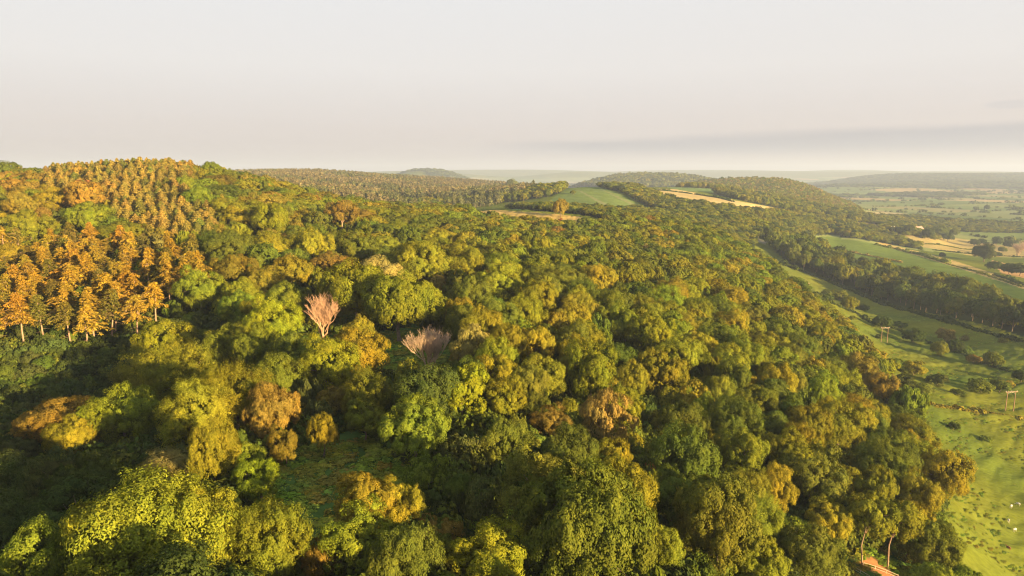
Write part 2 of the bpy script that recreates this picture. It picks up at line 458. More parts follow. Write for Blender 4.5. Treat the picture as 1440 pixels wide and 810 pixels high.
def bare(seed, H=11, spread=.42, depth=5, twig=.02):
    rng = np.random.default_rng(seed); mb = MB(); tw = MB()
    def grow(p, d, L, r, k):
        e = p + d * L; m = (p + e) / 2 + rng.normal(size=3) * L * .06
        (mb if k < 2 else tw).tube([p, m, e], [r, r * .85, r * .65], 5 if k < 2 else 3)
        if k >= depth: return
        for q in range(5 if k == 0 else (4 if k in (1, 3) else 3)):
            a = unit(d * .9 + spread * rng.normal(size=3) * np.array([1, 1, .5]) + np.array([0, 0, .3]))
            grow(p + (e - p) * rng.uniform(.45, 1), a, L * (.66 + .26 * rng.random()), max(r * .56, twig), k + 1)
    grow(np.array([0, 0, -.8]), np.array([0, 0, 1.]), H * .2, .22, 0)
    for q in range(3):
        a = q * 2.1 + rng.random(); grow(np.array([0, 0, 0.]), unit(np.array([math.cos(a) * .5, math.sin(a) * .5, 1])), H * .24, .16, 1)
    return mb, tw

# low detail trees for the woodland further off
def low_tree(seed, R, Hc, z0, nb, nc, nl, leaf, style='round', bark=M_BARK):
    V, Fc, va, bc = crown(seed, R, Hc, z0, nb, nc, nl, leaf, style)
    mb = MB(); mb.tube([(0, 0, -1.5), (0, 0, z0 + Hc * .4)], [.28, .15], 5)
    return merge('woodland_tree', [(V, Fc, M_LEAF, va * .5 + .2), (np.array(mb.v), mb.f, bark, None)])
def low_pine(seed, H, R, nn, leaf):
    V, Fc, va, mb = pine(seed, H, R, nn, leaf)
    return merge('conifer', [(V, Fc, M_LEAF, va), (np.array(mb.v), mb.f, M_BARK, None)])

# ---------------------------------------------------------------- instanced masses (stuff)
def make_coll(name, meshes):
    c = D.collections.new(name)
    for me in meshes:
        c.objects.link(D.objects.new(name, me))
    return c
def scatter(name, coll, pts, scl, rot, tint, label, idx=None, nvar=1):
    me = D.meshes.new(name); me.vertices.add(len(pts)); me.vertices.foreach_set('co', np.asarray(pts, np.float32).ravel())
    def at(nm, ty, prop, val):
        a = me.attributes.new(nm, ty, 'POINT'); a.data.foreach_set(prop, np.asarray(val).ravel())
    at('scl', 'FLOAT_VECTOR', 'vector', np.asarray(scl, np.float32))
    at('rot', 'FLOAT_VECTOR', 'vector', np.asarray(rot, np.float32))
    at('tint', 'FLOAT_VECTOR', 'vector', np.asarray(tint, np.float32))
    at('pick', 'INT', 'value', (RNG.integers(0, nvar, len(pts)) if idx is None else idx).astype(np.int32))
    o = mesh_obj(name, me)
    ng = D.node_groups.new(name, 'GeometryNodeTree')
    ng.interface.new_socket('Geometry', in_out='INPUT', socket_type='NodeSocketGeometry')
    ng.interface.new_socket('Geometry', in_out='OUTPUT', socket_type='NodeSocketGeometry')
    gi = ng.nodes.new('NodeGroupInput'); go = ng.nodes.new('NodeGroupOutput')
    ci = ng.nodes.new('GeometryNodeCollectionInfo'); ci.inputs['Collection'].default_value = coll
    ci.inputs['Separate Children'].default_value = True; ci.inputs['Reset Children'].default_value = True
    ip = ng.nodes.new('GeometryNodeInstanceOnPoints'); ip.inputs['Pick Instance'].default_value = True
    def attr(nm, ty):
        a = ng.nodes.new('GeometryNodeInputNamedAttribute'); a.data_type = ty; a.inputs['Name'].default_value = nm
        return a.outputs['Attribute']
    e2r = ng.nodes.new('FunctionNodeEulerToRotation'); ng.links.new(attr('rot', 'FLOAT_VECTOR'), e2r.inputs[0])
    ng.links.new(gi.outputs[0], ip.inputs['Points']); ng.links.new(ci.outputs[0], ip.inputs['Instance'])
    ng.links.new(attr('pick', 'INT'), ip.inputs['Instance Index']); ng.links.new(e2r.outputs[0], ip.inputs['Rotation'])
    ng.links.new(attr('scl', 'FLOAT_VECTOR'), ip.inputs['Scale']); ng.links.new(ip.outputs[0], go.inputs[0])
    md = o.modifiers.new('scatter', 'NODES'); md.node_group = ng
    tag(o, label, None, None, 'stuff'); return o

# ---------------------------------------------------------------- land use masks
def inpoly(px, py, poly):
    px = np.asarray(px, float); py = np.asarray(py, float); r = np.zeros(px.shape, bool)
    k = len(poly)
    for i in range(k):
        x1, y1 = poly[i]; x2, y2 = poly[(i + 1) % k]
        if y1 == y2: continue
        c = (y1 > py) != (y2 > py)
        r ^= c & (px < (x2 - x1) * (py - y1) / (y2 - y1) + x1)
    return r

EDGE_Y = [250, 336, 350, 375, 400, 430, 460, 520, 570, 620, 700, 760, 830, 1200, 3000]
EDGE_X = [1040, 1052, 1060, 1082, 1108, 1142, 1180, 1222, 1262, 1285, 1318, 1316, 1335, 1420, 1800]
CLEAR = [[(325,790),(335,715),(385,650),(430,622),(500,606),(560,634),(610,690),(610,760),(450,800)],
         [(480,478),(590,460),(640,486),(640,545),(520,535)],[(840,404),(900,400),(905,430),(850,440)],
         [(655,740),(700,690),(750,700),(735,800),(680,820)],[(1185,770),(1290,765),(1340,860),(1160,900)],
         [(405,470),(495,470),(490,530),(425,530)],[(575,525),(640,525),(640,570),(590,570)]]
POLY = {  # name: (dmin, dmax, polygon of ground pixels)
 'golden': (480, 820, [(650,298),(700,296),(790,302),(856,312),(850,322),(800,325),(720,318),(665,311)]),
 'hillgreen': (880, 1500, [(800,262),(838,262),(862,268),(905,291),(880,294),(800,291),(770,286),(786,272)]),
 'lightgreen': (760, 1400, [(715,296),(742,288),(785,281),(800,291),(760,296)]),
 'goldright': (820, 1500, [(896,265),(950,266),(1030,281),(1110,296),(1090,299),(1010,291),(950,282),(915,273)]),
 'backgreen': (1250, 2100, [(910,258),(990,262),(1040,274),(960,268)]),
 'slopegreen': (620, 1600, [(1122,334),(1165,332),(1230,343),(1330,368),(1440,404),(1700,480),(1700,520),(1440,432),(1380,404),(1300,388),(1200,362),(1130,347)]),
 'goldverge': (600, 1500, [(1228,341),(1240,341),(1340,366),(1445,400),(1445,408),(1335,373)]),
 'goldvalley': (900, 2600, [(1255,330),(1300,327),(1330,332),(1440,350),(1440,362),(1370,360),(1300,348),(1265,343)]),
 'tanbit': (500, 1200, [(1395,366),(1445,378),(1445,392),(1408,384)]),
 'palestrip': (1500, 2700, [(1185,296),(1260,299),(1340,308),(1440,314),(1440,320),(1300,312),(1200,303)]),
 'track': (800, 1400, [(1060,337),(1074,336),(1092,340),(1090,343),(1070,341)]),
}
def mask_px(name, px, py, d):
    lo, hi, poly = POLY[name]
    return inpoly(px, py, poly) & (d > lo) & (d < hi)
def is_main_wood(x, y, z):
    px, py, d = project(x, y, z)
    r = np.hypot(x, y)
    front = d > 20
    ex = np.interp(py, EDGE_Y, EDGE_X)
    wv = 10 * np.sin(py * .11) + 6 * np.sin(py * .043 + 1)
    w = np.where(front, (px < ex + wv * np.clip(150 / np.maximum(d, 1), .2, 1.2)) & (d < 640), (r < 260) & (x < 92 + 20 * np.sin(y * .05)))
    for c in CLEAR: w &= ~(front & inpoly(px, py, c) & (d < 320))
    w &= ~mask_px('golden', px, py, d)
    return w
WOODS = [ # (dmin,dmax,polygon, spacing, height scale)
 (640, 960, [(540,298),(620,294),(700,291),(800,292),(870,298),(905,294),(950,300),(1000,306),(1060,322),(1062,350),(980,345),(900,332),(858,318),(852,308),(790,299),(700,293),(600,306)], 8, .55),
 (800, 1400, [(655,294),(690,286),(735,283),(775,276),(796,268),(802,258),(775,258),(720,268),(680,280)], 9, .8),
 (1050, 1700, [(790,263),(800,256),(840,256),(850,263),(820,260)], 10, .8),
 (820, 1500, [(836,263),(850,256),(880,260),(910,268),(950,284),(1010,294),(1060,318),(1060,335),(1000,312),(940,300),(908,290),(880,272)], 9, .62),
 (740, 1450, [(950,287),(1010,293),(1090,301),(1140,305),(1190,314),(1240,326),(1300,352),(1232,340),(1165,330),(1122,333),(1130,350),(1085,340),(1060,334),(1000,308)], 9, .7),
 (1000, 2100, [(1000,272),(1040,274),(1100,282),(1200,300),(1260,318),(1200,312),(1130,300),(1060,286)], 10, .8),
 (430, 1050, [(1084,346),(1130,348),(1200,378),(1300,402),(1380,419),(1440,444),(1750,534),(1750,580),(1440,474),(1380,456),(1340,448),(1250,428),(1190,403),(1150,388),(1110,372)], 12.5, 1.0),
 (1150, 2300, [(1222,306),(1290,305),(1330,310),(1440,316),(1440,328),(1345,326),(1318,338),(1290,335),(1240,322)], 10, .5),
 (1600, 3000, [(940,275),(960,262),(1010,254),(1060,240),(1120,240),(1210,298),(1140,296),(1060,284),(1000,276)], 10, .75),
 (2400, 4600, [(800,262),(830,240),(900,236),(980,238),(1090,246),(1060,262),(960,266),(880,264)], 14, .9),
]

# ---------------------------------------------------------------- terrain mesh
def build_ground():
    az = np.concatenate([np.radians(np.linspace(-180, -46, 90)[:-1]), np.radians(np.linspace(-46, 46, 900)), np.radians(np.linspace(46, 180, 90)[1:-1])])
    rr = np.concatenate([[0.5], np.exp(np.linspace(math.log(8), math.log(60), 40))[:-1], np.exp(np.linspace(math.log(60), math.log(19000), 560))])
    A, R = np.meshgrid(az, rr); X = R * np.sin(A); Y = R * np.cos(A); x = X.ravel(); y = Y.ravel()
    z = height(x, y); px, py, d = project(x, y, z)
    na, nr = len(az), len(rr)
    wood = is_main_wood(x, y, z)
    for lo, hi, poly, sp, hs in WOODS: wood |= inpoly(px, py, poly) & (d > lo) & (d < hi)
    r = np.hypot(x, y)
    # tussocks and cattle trods on the meadow
    mead = (~wood) & (d > 60) & (r < 800)
    u = x * .86 + y * .5; v = -x * .5 + y * .86
    tus = np.abs(fbm(u * .3, v, 6.0, 70, 2) - .5) * 3.4 + fbm(u * .35, v, 2.2, 75, 2) * .9
    z = z + np.where(mead, tus - .6, 0) * np.clip(r / 200, .3, 1)
    col = np.zeros((len(x), 3)); base = np.array([.108, .126, .018])
    m1 = fbm(x, y, 60, 11)[:, None]; m2 = fbm(x, y, 9, 12, 2)[:, None]
    col[:] = base * (.72 + .35 * m1 + .25 * m2) * (1 + np.array([.35, .1, -.2]) * (m1 - .45) * 2)
    # valley floor: patchwork of fields
    fx = x * .94 + y * .34; fy = -x * .34 + y * .94
    cw, ch = 210, 330
    warp = 22 * np.sin(fx / 160.)
    row = np.floor((fy + warp) / ch); cx_ = np.floor((fx + 97 * (row % 3)) / cw)
    hh = _hash(cx_.astype(np.int64) + 900, row.astype(np.int64) + 900, 3); h2 = _hash(cx_.astype(np.int64) + 900, row.astype(np.int64) + 900, 8)
    pal = np.array([[.09,.13,.03],[.12,.15,.04],[.075,.11,.03],[.17,.17,.06],[.24,.19,.08],[.10,.14,.035],[.13,.16,.05]])
    fc = pal[(hh * 6.999).astype(int)] * (.85 + .3 * h2)[:, None] * np.array([1.4, 1.25, 1.3])
    far = (d > 1150) & (z < -60)
    col = np.where(far[:, None], fc, col)
    fl = {'golden': (.36,.25,.08), 'hillgreen': (.115,.155,.042), 'lightgreen': (.14,.2,.06), 'goldright': (.42,.31,.13), 'backgreen': (.13,.18,.06),
          'slopegreen': (.108,.148,.026), 'goldverge': (.36,.26,.09), 'goldvalley': (.33,.25,.09), 'tanbit': (.42,.25,.11), 'palestrip': (.33,.27,.13), 'track': (.24, .21, .16)}
    for k, c in fl.items():
        mk = mask_px(k, px, py, d)
        c = np.array(c)[None] * (.88 + .24 * m2)
        if k == 'golden': c = np.repeat(c, 1, 0) * (1 + .1 * np.sin(v * .5))[:, None]
        col = np.where(mk[:, None], c, col)
        if k in ('golden', 'hillgreen', 'goldright', 'slopegreen', 'goldvalley', 'lightgreen'): wood &= ~mk
    # paler strips across the green hill fields and a dark hedge line in the gold one
    hgm = mask_px('hillgreen', px, py, d)
    for a_, b_ in (((822,272),(856,292)), ((858,272),(905,296))):
        t = (py - a_[1]) / (b_[1] - a_[1]); lx = a_[0] + (b_[0] - a_[0]) * t
        col = np.where((hgm & (np.abs(px - lx - 3 * t) < 1.5 + 3 * t))[:, None], np.array([.17, .175, .075]), col)
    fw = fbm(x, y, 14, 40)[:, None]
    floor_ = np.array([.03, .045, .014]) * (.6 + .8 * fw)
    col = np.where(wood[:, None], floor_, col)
    cl = np.zeros(len(x), bool)
    for c in CLEAR: cl |= inpoly(px, py, c) & (d > 20) & (d < 320)
    col = np.where(cl[:, None], np.array([.06, .105, .022]) * (.7 + .6 * m2), col)
    # bare reddish earth by the rails
    q = cam_point(1240, 800, 134); e = np.exp(-(((x - q[0]) / 4.5) ** 2 + ((y - q[1]) / 3.2) ** 2)) + .5 * (m2[:, 0] - .5)
    col = np.where((e > .42)[:, None] & (r < 260)[:, None], np.array([.30, .14, .06]) * (.8 + .4 * m2), col)
    idx = np.arange(nr * na).reshape(nr, na)
    a = idx[:-1]; b = idx[1:]; a2 = np.roll(a, -1, 1); b2 = np.roll(b, -1, 1)
    Fc = np.stack([a, a2, b2, b], -1).reshape(-1, 4)
    me = new_mesh('ground', np.stack([x, y, z], 1), Fc, M_GROUND, smooth=True)
    at = me.color_attributes.new('land', 'FLOAT_COLOR', 'POINT')
    at.data.foreach_set('color', np.concatenate([col, np.ones((len(x), 1))], 1).astype(np.float32).ravel())
    tag(mesh_obj('ground', me), 'rolling ground with meadow, woodland floor and patchwork of fields', None, None, 'structure')

def ground_material():
    m, nt, out = mat('ground')
    at = N(nt, 'ShaderNodeAttribute', attribute_type='GEOMETRY', attribute_name='land')
    tc = N(nt, 'ShaderNodeTexCoord')
    mp = N(nt, 'ShaderNodeMapping'); mp.inputs['Rotation'].default_value = (0, 0, math.radians(-32)); mp.inputs['Scale'].default_value = (.3, 1, 1)
    nt.links.new(tc.outputs['Object'], mp.inputs[0])
    n1 = noise(nt, mp.outputs[0], .7, 5, .65); n2 = noise(nt, tc.outputs['Object'], .06, 4)
    v = math_node(nt, 'MULTIPLY', math_node(nt, 'MULTIPLY_ADD', n1, 1.0, .5), math_node(nt, 'MULTIPLY_ADD', n2, .6, .7))
    sc = N(nt, 'ShaderNodeVectorMath', operation='SCALE'); nt.links.new(at.outputs['Color'], sc.inputs[0]); nt.links.new(v, sc.inputs['Scale'])
    p = N(nt, 'ShaderNodeBsdfDiffuse'); nt.links.new(sc.outputs[0], p.inputs['Color'])
    b = N(nt, 'ShaderNodeBump'); b.inputs['Strength'].default_value = .7; b.inputs['Distance'].default_value = .5
    nt.links.new(n1, b.inputs['Height']); nt.links.new(b.outputs[0], p.inputs['Normal'])
    nt.links.new(p.outputs[0], out.inputs[0]); return m
M_GROUND = ground_material()
build_ground()

# ---------------------------------------------------------------- tree records
TONES = {
 'lime green': (.142, .172, .020), 'bright yellow-green': (.185, .210, .018), 'golden-green': (.168, .172, .019), 'olive green': (.118, .134, .022),
 'dark green': (.056, .074, .020), 'golden': (.215, .185, .020), 'russet-gold': (.19, .155, .026), 'orange-brown': (.22, .148, .030),
 'mid green': (.092, .118, .021), 'sandy gold': (.23, .185, .058), 'red-orange': (.28, .12, .045), 'grey-green': (.082, .100, .030),
}
def tint_of(tone, rng=random, k=.16):
    c = TONES[tone]; b = 1 + k * (rng.random() * 2 - 1)
    return tuple(q * b * (1 + .08 * (rng.random() * 2 - 1)) for q in c)

# hand-placed trees: px, py (middle of crown), crown width px, height/width ratio, style, tone, optional phrase
HERO = [
 (820,742,196,.95,'oak','olive green','great broccoli-headed oak'), (190,762,205,.8,'ash','golden-green','broad pale golden tree'), (292,748,130,.95,'oak','golden-green','billowy golden crown'),
 (378,768,110,1.0,'ash','golden-green','spiky golden ash'), (508,712,105,.8,'round','golden','wide puffy golden tree'), (566,716,80,.85,'round','golden',''), (505,772,100,.95,'round','lime green',''),
 (452,782,62,1.0,'birch','orange-brown','orange-brown birch'), (598,748,46,1.0,'round','orange-brown',''), (628,752,44,1.1,'birch','orange-brown','bright orange birch'), (690,790,110,.8,'round','bright yellow-green',''),
 (560,795,110,.9,'dome','mid green',''), (600,662,56,1.0,'spray','lime green','round pale bush-like tree'), (640,637,58,1.0,'spray','grey-green',''), (646,690,44,1.1,'round','mid green',''),
 (686,706,58,.95,'spray','grey-green',''), (580,606,98,.9,'round','lime green',''), (648,552,84,.95,'round','bright yellow-green','brightest lime-yellow tree'), (704,562,60,.9,'round','golden-green',''),
 (462,520,84,.95,'round','bright yellow-green','bright lime dome'), (666,490,52,1.35,'birch','sandy gold','tall sandy birch'), (756,484,50,1.2,'birch','golden',''),
 (590,376,94,1.0,'oak','golden-green','huge round golden dome'), (385,460,72,1.0,'round','bright yellow-green',''), (358,497,66,1.1,'round','lime green',''), (232,490,84,.9,'round','bright yellow-green','pale yellow rounded tree'),
 (316,492,66,.95,'round','golden-green',''), (172,585,100,.8,'round','bright yellow-green','bright green spreading tree'), (86,578,110,.6,'round','orange-brown','low orange-tipped spreading tree'),
 (205,530,80,.85,'ash','golden-green',''), (262,532,96,.9,'ash','golden-green','feathery golden ash'), (330,560,92,1.0,'ash','golden-green',''), (275,590,96,.9,'ash','golden',''),
 (104,615,66,.9,'round','golden',''), (232,652,86,.6,'ash','sandy gold','fallen-looking pale golden tree'), (303,640,80,1.1,'dome','golden',''), (366,670,74,.75,'round','bright yellow-green','small yellow dome'),
 (402,627,50,.95,'round','russet-gold',''), (454,611,46,1.1,'dome','golden','small vivid golden tree'), (512,590,62,.9,'round','golden-green',''), (470,566,52,.9,'round','russet-gold',''),
 (500,418,104,.9,'dome','golden-green','broad smooth olive-gold dome'), (560,430,96,.85,'dome','golden-green',''), (530,392,76,.8,'round','sandy gold',''), (850,588,68,1.25,'birch','sandy gold','sandy feathery birch'),
 (830,524,82,1.05,'round','golden-green',''), (800,640,92,.8,'dome','mid green',''), (775,600,56,.8,'round','orange-brown',''), (862,642,58,1.0,'birch','golden',''), (1000,728,132,1.0,'oak','olive green','great dark rounded oak'),
 (1062,800,90,.9,'round','golden-green',''), (915,662,22,1.2,'spray','red-orange','tiny rusty red tree'), (716,628,70,1.0,'round','olive green',''), (745,575,50,.9,'round','mid green',''),
 (1325,668,74,1.0,'round','golden',''), (1296,705,66,1.0,'round','golden-green',''), (1232,690,60,1.1,'round','golden-green',''), (1165,735,66,1.0,'round','golden',''), 
 (1310,775,76,1.0,'round','olive green',''), (1135,780,84,.9,'round','olive green',''),
 (380,310,54,.9,'round','bright yellow-green','lime dome on the hillside'), (480,302,46,1.1,'birch','orange-brown','orange birch-like tree'), (497,352,66,.85,'round','olive green',''),
 (115,277,54,.9,'birch','orange-brown','feathery orange tree'), (116,259,34,.7,'birch','red-orange','rusty red tree'), (18,262,30,.9,'birch','orange-brown',''), (48,252,28,.9,'birch','orange-brown',''),
 (125,306,60,.75,'round','golden-green',''), (40,318,58,.75,'round','golden-green',''), (75,283,42,.8,'round','golden',''), (30,290,44,.8,'round','russet-gold',''),
 (325,355,62,.8,'round','olive green',''), (330,380,58,.8,'round','russet-gold',''), (410,385,60,.8,'round','golden',''), (440,350,60,.8,'round','golden',''), (280,410,70,.8,'round','lime green',''),
 (260,262,30,.8,'dome','lime green',''), (280,280,44,.8,'round','lime green',''), (760,420,56,.95,'round','golden-green',''), (700,400,62,.9,'round','golden-green',''), (655,372,54,.9,'round','golden-green',''),
 (775,245+170,50,.9,'round','olive green',''), (915,470,60,1.0,'round','golden-green',''), (930,525,70,1.0,'round','golden-green',''), (1040,640,72,1.0,'round','lime green',''), (960,600,70,1.0,'round','mid green',''),
 (1110,640,70,.95,'round','golden-green',''), (1180,600,66,.95,'round','golden-green',''), (880,460,54,.95,'round','lime green',''), (1210,520,50,.9,'round','russet-gold',''), (1240,545,46,.9,'round','orange-brown',''),
]
TREES = []    # dicts
def add_tree(x, y, z, R, H, style, tone, kind='broadleaf_tree', phrase='', hero=False):
    TREES.append(dict(x=x, y=y, z=z, R=R, H=H, style=style, tone=tone, kind=kind, phrase=phrase, hero=hero)); return TREES[-1]
cell = 12.0; grid = {}
def occupy(x, y, r): grid.setdefault((int(x // cell), int(y // cell)), []).append((x, y, r))
def blocked(x, y, r, k=.82):
    cx, cy = int(x // cell), int(y // cell)
    for i in range(cx - 2, cx + 3):
        for j in range(cy - 2, cy + 3):
            for a, b, c in grid.get((i, j), ()):
                if (a - x) ** 2 + (b - y) ** 2 < ((r + c) * k) ** 2: return True
    return False
for px, py, w, ratio, style, tone, phrase in HERO:
    q = ray_ground(px, py, wpx=w * max(.8, ratio))
    if q is None: continue
    x, y, z, t = q; R = w * t / F / 2; H = max(2.2 * R * ratio * 1.08, 4.0)
    H = min(H, 22)
    kind = 'birch_tree' if style == 'birch' else ('small_tree' if style in ('spray', 'bushy') else 'broadleaf_tree')
    add_tree(x, y, z, R, H, style, tone, kind, phrase, True); occupy(x, y, R)

for px, py, R, H, tone, ph in [(1212, 796, 4.4, 14, 'golden-green', 'bare-stemmed tall tree'), (1248, 802, 4.6, 14.5, 'golden-green', 'long-stemmed leaning tree'), (1272, 792, 3.8, 12.5, 'golden', 'slim long-stemmed tree')]:
    q = ray_ground(px, py); add_tree(q[0], q[1], q[2], R, H, 'tallstem', tone, 'broadleaf_tree', ph, True); occupy(q[0], q[1], 2.5)
for px, d_, R, H, tone, ph in [(300, 500, 7.5, 12.5, 'lime green', 'lime dome breaking the skyline'), (12, 500, 11.5, 15.5, 'olive green', 'big dark dome breaking the skyline'), (322, 492, 5.5, 9.5, 'golden-green', 'smaller dome on the skyline')]:
    x = d_ * (px - 720) / F; y = d_ * 1.01; add_tree(x, y, h1(x, y), R, H, 'dome', tone, 'broadleaf_tree', ph, True); occupy(x, y, R)
# bare trees
BARE = [(452,446,46,60,'bare pinkish dead tree with upswept twigs standing above the golden crowns', M_TWIG, 3, .33),
        (604,496,42,64,'bare pale twiggy tree beside the tall sandy birch', M_TWIG_PALE, 5, .30),
        (1432,352,16,26,'pale bare tree standing in the hedge at the edge of the valley fields', M_TWIG_PALE, 8, .4)]
for k, (px, py, w, hpx, lab, m_, sd, spread) in enumerate(BARE):
    q = ray_ground(px, py, wpx=max(w, 20))
    x, y, z, t = q; H = hpx * t / F * 1.12; H = max(H, 6) * (1.2 if k < 2 else 1)
    mb, tw = bare(sd, 11, spread, 6, .015)
    e = empty('bare_tree', (x, y, z)); s = H / 10.5; e.scale = (s, s, s); e.rotation_euler[2] = k * 1.3
    allv = np.array(tw.v); 
    mesh_obj('trunk', mb.mesh('trunk_bare', m_), e); mesh_obj('twigs', tw.mesh('twigs_bare', m_), e)
    tag(e, lab, 'bare tree', 'bare pale trees'); occupy(x, y, w * t / F / 2 * .9)

# larch stand -----------------------------------------------
LARCH_POLY = [(-60,505),(60,508),(130,500),(180,490),(235,470),(272,455),(285,425),(270,395),(200,378),(120,372),(40,368),(-60,375)]
def fill(npts, xr, yr, rfun, test, k=.82, maxfail=60000):
    out = []
    X = RNG.uniform(*xr, npts); Y = RNG.uniform(*yr, npts); Z = hg(X, Y); ok = test(X, Y, Z)
    for x, y, z, o in zip(X, Y, Z, ok):
        if not o: continue
        r = rfun(x, y)
        if blocked(x, y, r, k): continue
        occupy(x, y, r); out.append((x, y, z, r))
    return out
def larch_test(x, y, z):
    px, py, d = project(x, y, z); return inpoly(px, py, LARCH_POLY) & (d > 120) & (d < 350)
for x, y, z, r in fill(6000, (-290, -40), (130, 360), lambda x, y: random.uniform(2.4, 4.2), larch_test, .9):
    if float(vnoise(x, y, 16, 88)) > .74 and y > 190: grid[(int(x // cell), int(y // cell))] = [g for g in grid[(int(x // cell), int(y // cell))] if g[0] != x]; continue
    add_tree(x, y, z, 4.2, random.uniform(14.5, 20.5), 'larch', random.choice(['larch', 'larch', 'larch olive']), 'larch_tree')
TONES['larch olive'] = (.15, .13, .024); TONES['larch'] = (.30, .195, .026)
TONES['pine gold'] = (.27, .205, .05); TONES['pine green'] = (.15, .155, .035)

# pines on the hill ------------------------------------------
PINE_POLY = [(60,238),(110,222),(160,212),(205,205),(275,212),(262,262),(300,300),(300,338),(215,330),(165,306),(160,280),(120,268),(70,262)]
def pine_test(x, y, z):
    px, py, d = project(x, y, z); return inpoly(px, py - 22, PINE_POLY) & (d > 250) & (d < 560)
pp = fill(26000, (-330, -110), (240, 560), lambda x, y: 2.75, pine_test, .84)
for x, y, z, r in pp:
    add_tree(x, y, z, random.uniform(2.9, 4.0), random.uniform(10, 13.5), 'pine', random.choice(['pine gold', 'pine gold', 'pine gold', 'pine green']), 'pine_tree')

HR = []
for t in TREES:
    if t['hero']:
        a, b, d_ = project(t['x'], t['y'], t['z'] + t['H'] * .6); HR.append((a, b, t['R'] / d_ * F, d_))
HR += [(395,700,62,112), (470,655,62,125), (540,680,40,112), (560,488,52,185), (360,735,40,100)]
for px, py, w, hpx, *_ in BARE[:2]: HR.append((px, py + 6, 48, 400.0))
def hides_hero(x, y, z, r, H):
    a, b, d_ = project(x, y, z + H * .6); 
    if d_ < 20: return False
    if 1170 < a < 1300 and b > 725 and d_ < 150: return True
    rr = r / d_ * F
    for ha, hb, hr, hd in HR:
        if d_ < hd - 2 and math.hypot(a - ha, b - hb) < hr * .62 + rr * .55 and hd < 420: return True
    return False
def shade_zone(x, y):
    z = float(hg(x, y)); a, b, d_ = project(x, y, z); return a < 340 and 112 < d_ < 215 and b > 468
# broadleaf fill ---------------------------------------------
def wood_test(x, y, z):
    return is_main_wood(x, y, z)
def far_scale(x, y):
    a, b, d_ = project(x, y, float(hg(x, y)))
    if d_ < 210: return 1.0
    return 1.0 + (.5 if a < 640 else .22) * min(1, (d_ - 210) / 90)
def rad_fun(x, y):
    if shade_zone(x, y): return random.uniform(2.6, 3.8)
    v = random.random()
    if v < .14: return random.uniform(2.6, 3.6)
    return random.uniform(4.0, 6.4) * far_scale(x, y)
def pick_tone(x, y):
    px, py, d = project(x, y, hg(x, y)); nn = float(vnoise(x, y, 45, 3)); q = random.random()
    if px < 420 and py < 470 and d > 150: w = ['golden-green', 'golden', 'golden-green', 'olive green', 'mid green', 'russet-gold', 'lime green', 'golden-green', 'olive green']
    elif px > 860: w = ['golden-green', 'lime green', 'olive green', 'golden-green', 'mid green', 'golden', 'lime green', 'golden-green', 'olive green']
    elif d < 140: w = ['olive green', 'mid green', 'golden-green', 'dark green', 'olive green', 'grey-green', 'lime green', 'mid green']
    else: w = ['golden-green', 'lime green', 'olive green', 'golden-green', 'olive green', 'golden', 'mid green', 'bright yellow-green']
    if px < 150 and d > 330 and q > .35: return random.choice(['orange-brown', 'russet-gold', 'golden', 'orange-brown', 'olive green'])
    if px > 1150 and d > 150 and q > .86: return random.choice(['russet-gold', 'golden', 'golden-green'])
    if q > .975: return random.choice(['orange-brown', 'russet-gold', 'sandy gold', 'golden'])
    return w[min(len(w) - 1, int((q * .65 + nn * .35) * len(w)))]
fl = fill(9000, (-420, 420), (-150, 640), lambda x, y: random.uniform(2.8, 3.6) if shade_zone(x, y) else random.uniform(5.4, 7.4) * far_scale(x, y), wood_test, .86)
fl += fill(60000, (-600, 600), (-200, 640), rad_fun, wood_test, .79)
fl += fill(60000, (-600, 600), (-200, 640), lambda x, y: random.uniform(2.0, 3.0) * far_scale(x, y), wood_test, .76)
for x, y, z, r in fl:
    st = random.choices(['round', 'ash', 'dome', 'oak', 'birch'], [6, 3, 2, 1.5, .7])[0]
    if r < 3.1: st = random.choice(['round', 'dome', 'birch', 'spray'])
    H = r * random.uniform(1.95, 2.5) + (1.5 if r > 3 else .8)
    H = min(H, random.uniform(11.5, 15))
    if math.hypot(x, y) > 400: H = min(H, random.uniform(8.5, 11.5))
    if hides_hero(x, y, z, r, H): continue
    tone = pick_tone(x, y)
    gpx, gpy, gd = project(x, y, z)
    if shade_zone(x, y): H = min(H, random.uniform(5, 7)); tone = random.choice(['dark green', 'grey-green', 'mid green'])  # low trees in the hollow, its shade painted in by darker leaf tones
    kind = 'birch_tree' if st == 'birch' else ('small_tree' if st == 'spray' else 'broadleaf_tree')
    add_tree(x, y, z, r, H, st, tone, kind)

for t in TREES:
    zc = t['z'] + t['H'] * .6
    px, py, d = project(t['x'], t['y'], zc); t['px'], t['py'], t['d'] = float(px), float(py), float(d)
    m = t['R'] / max(d, 1) * F
    t['show'] = m if (d > 15 and -m < px < 1440 + m and -10 - m < py < 810 + m * 1.3) else 0
    if t['style'] == 'pine' and py > 260: t['show'] *= 1.1

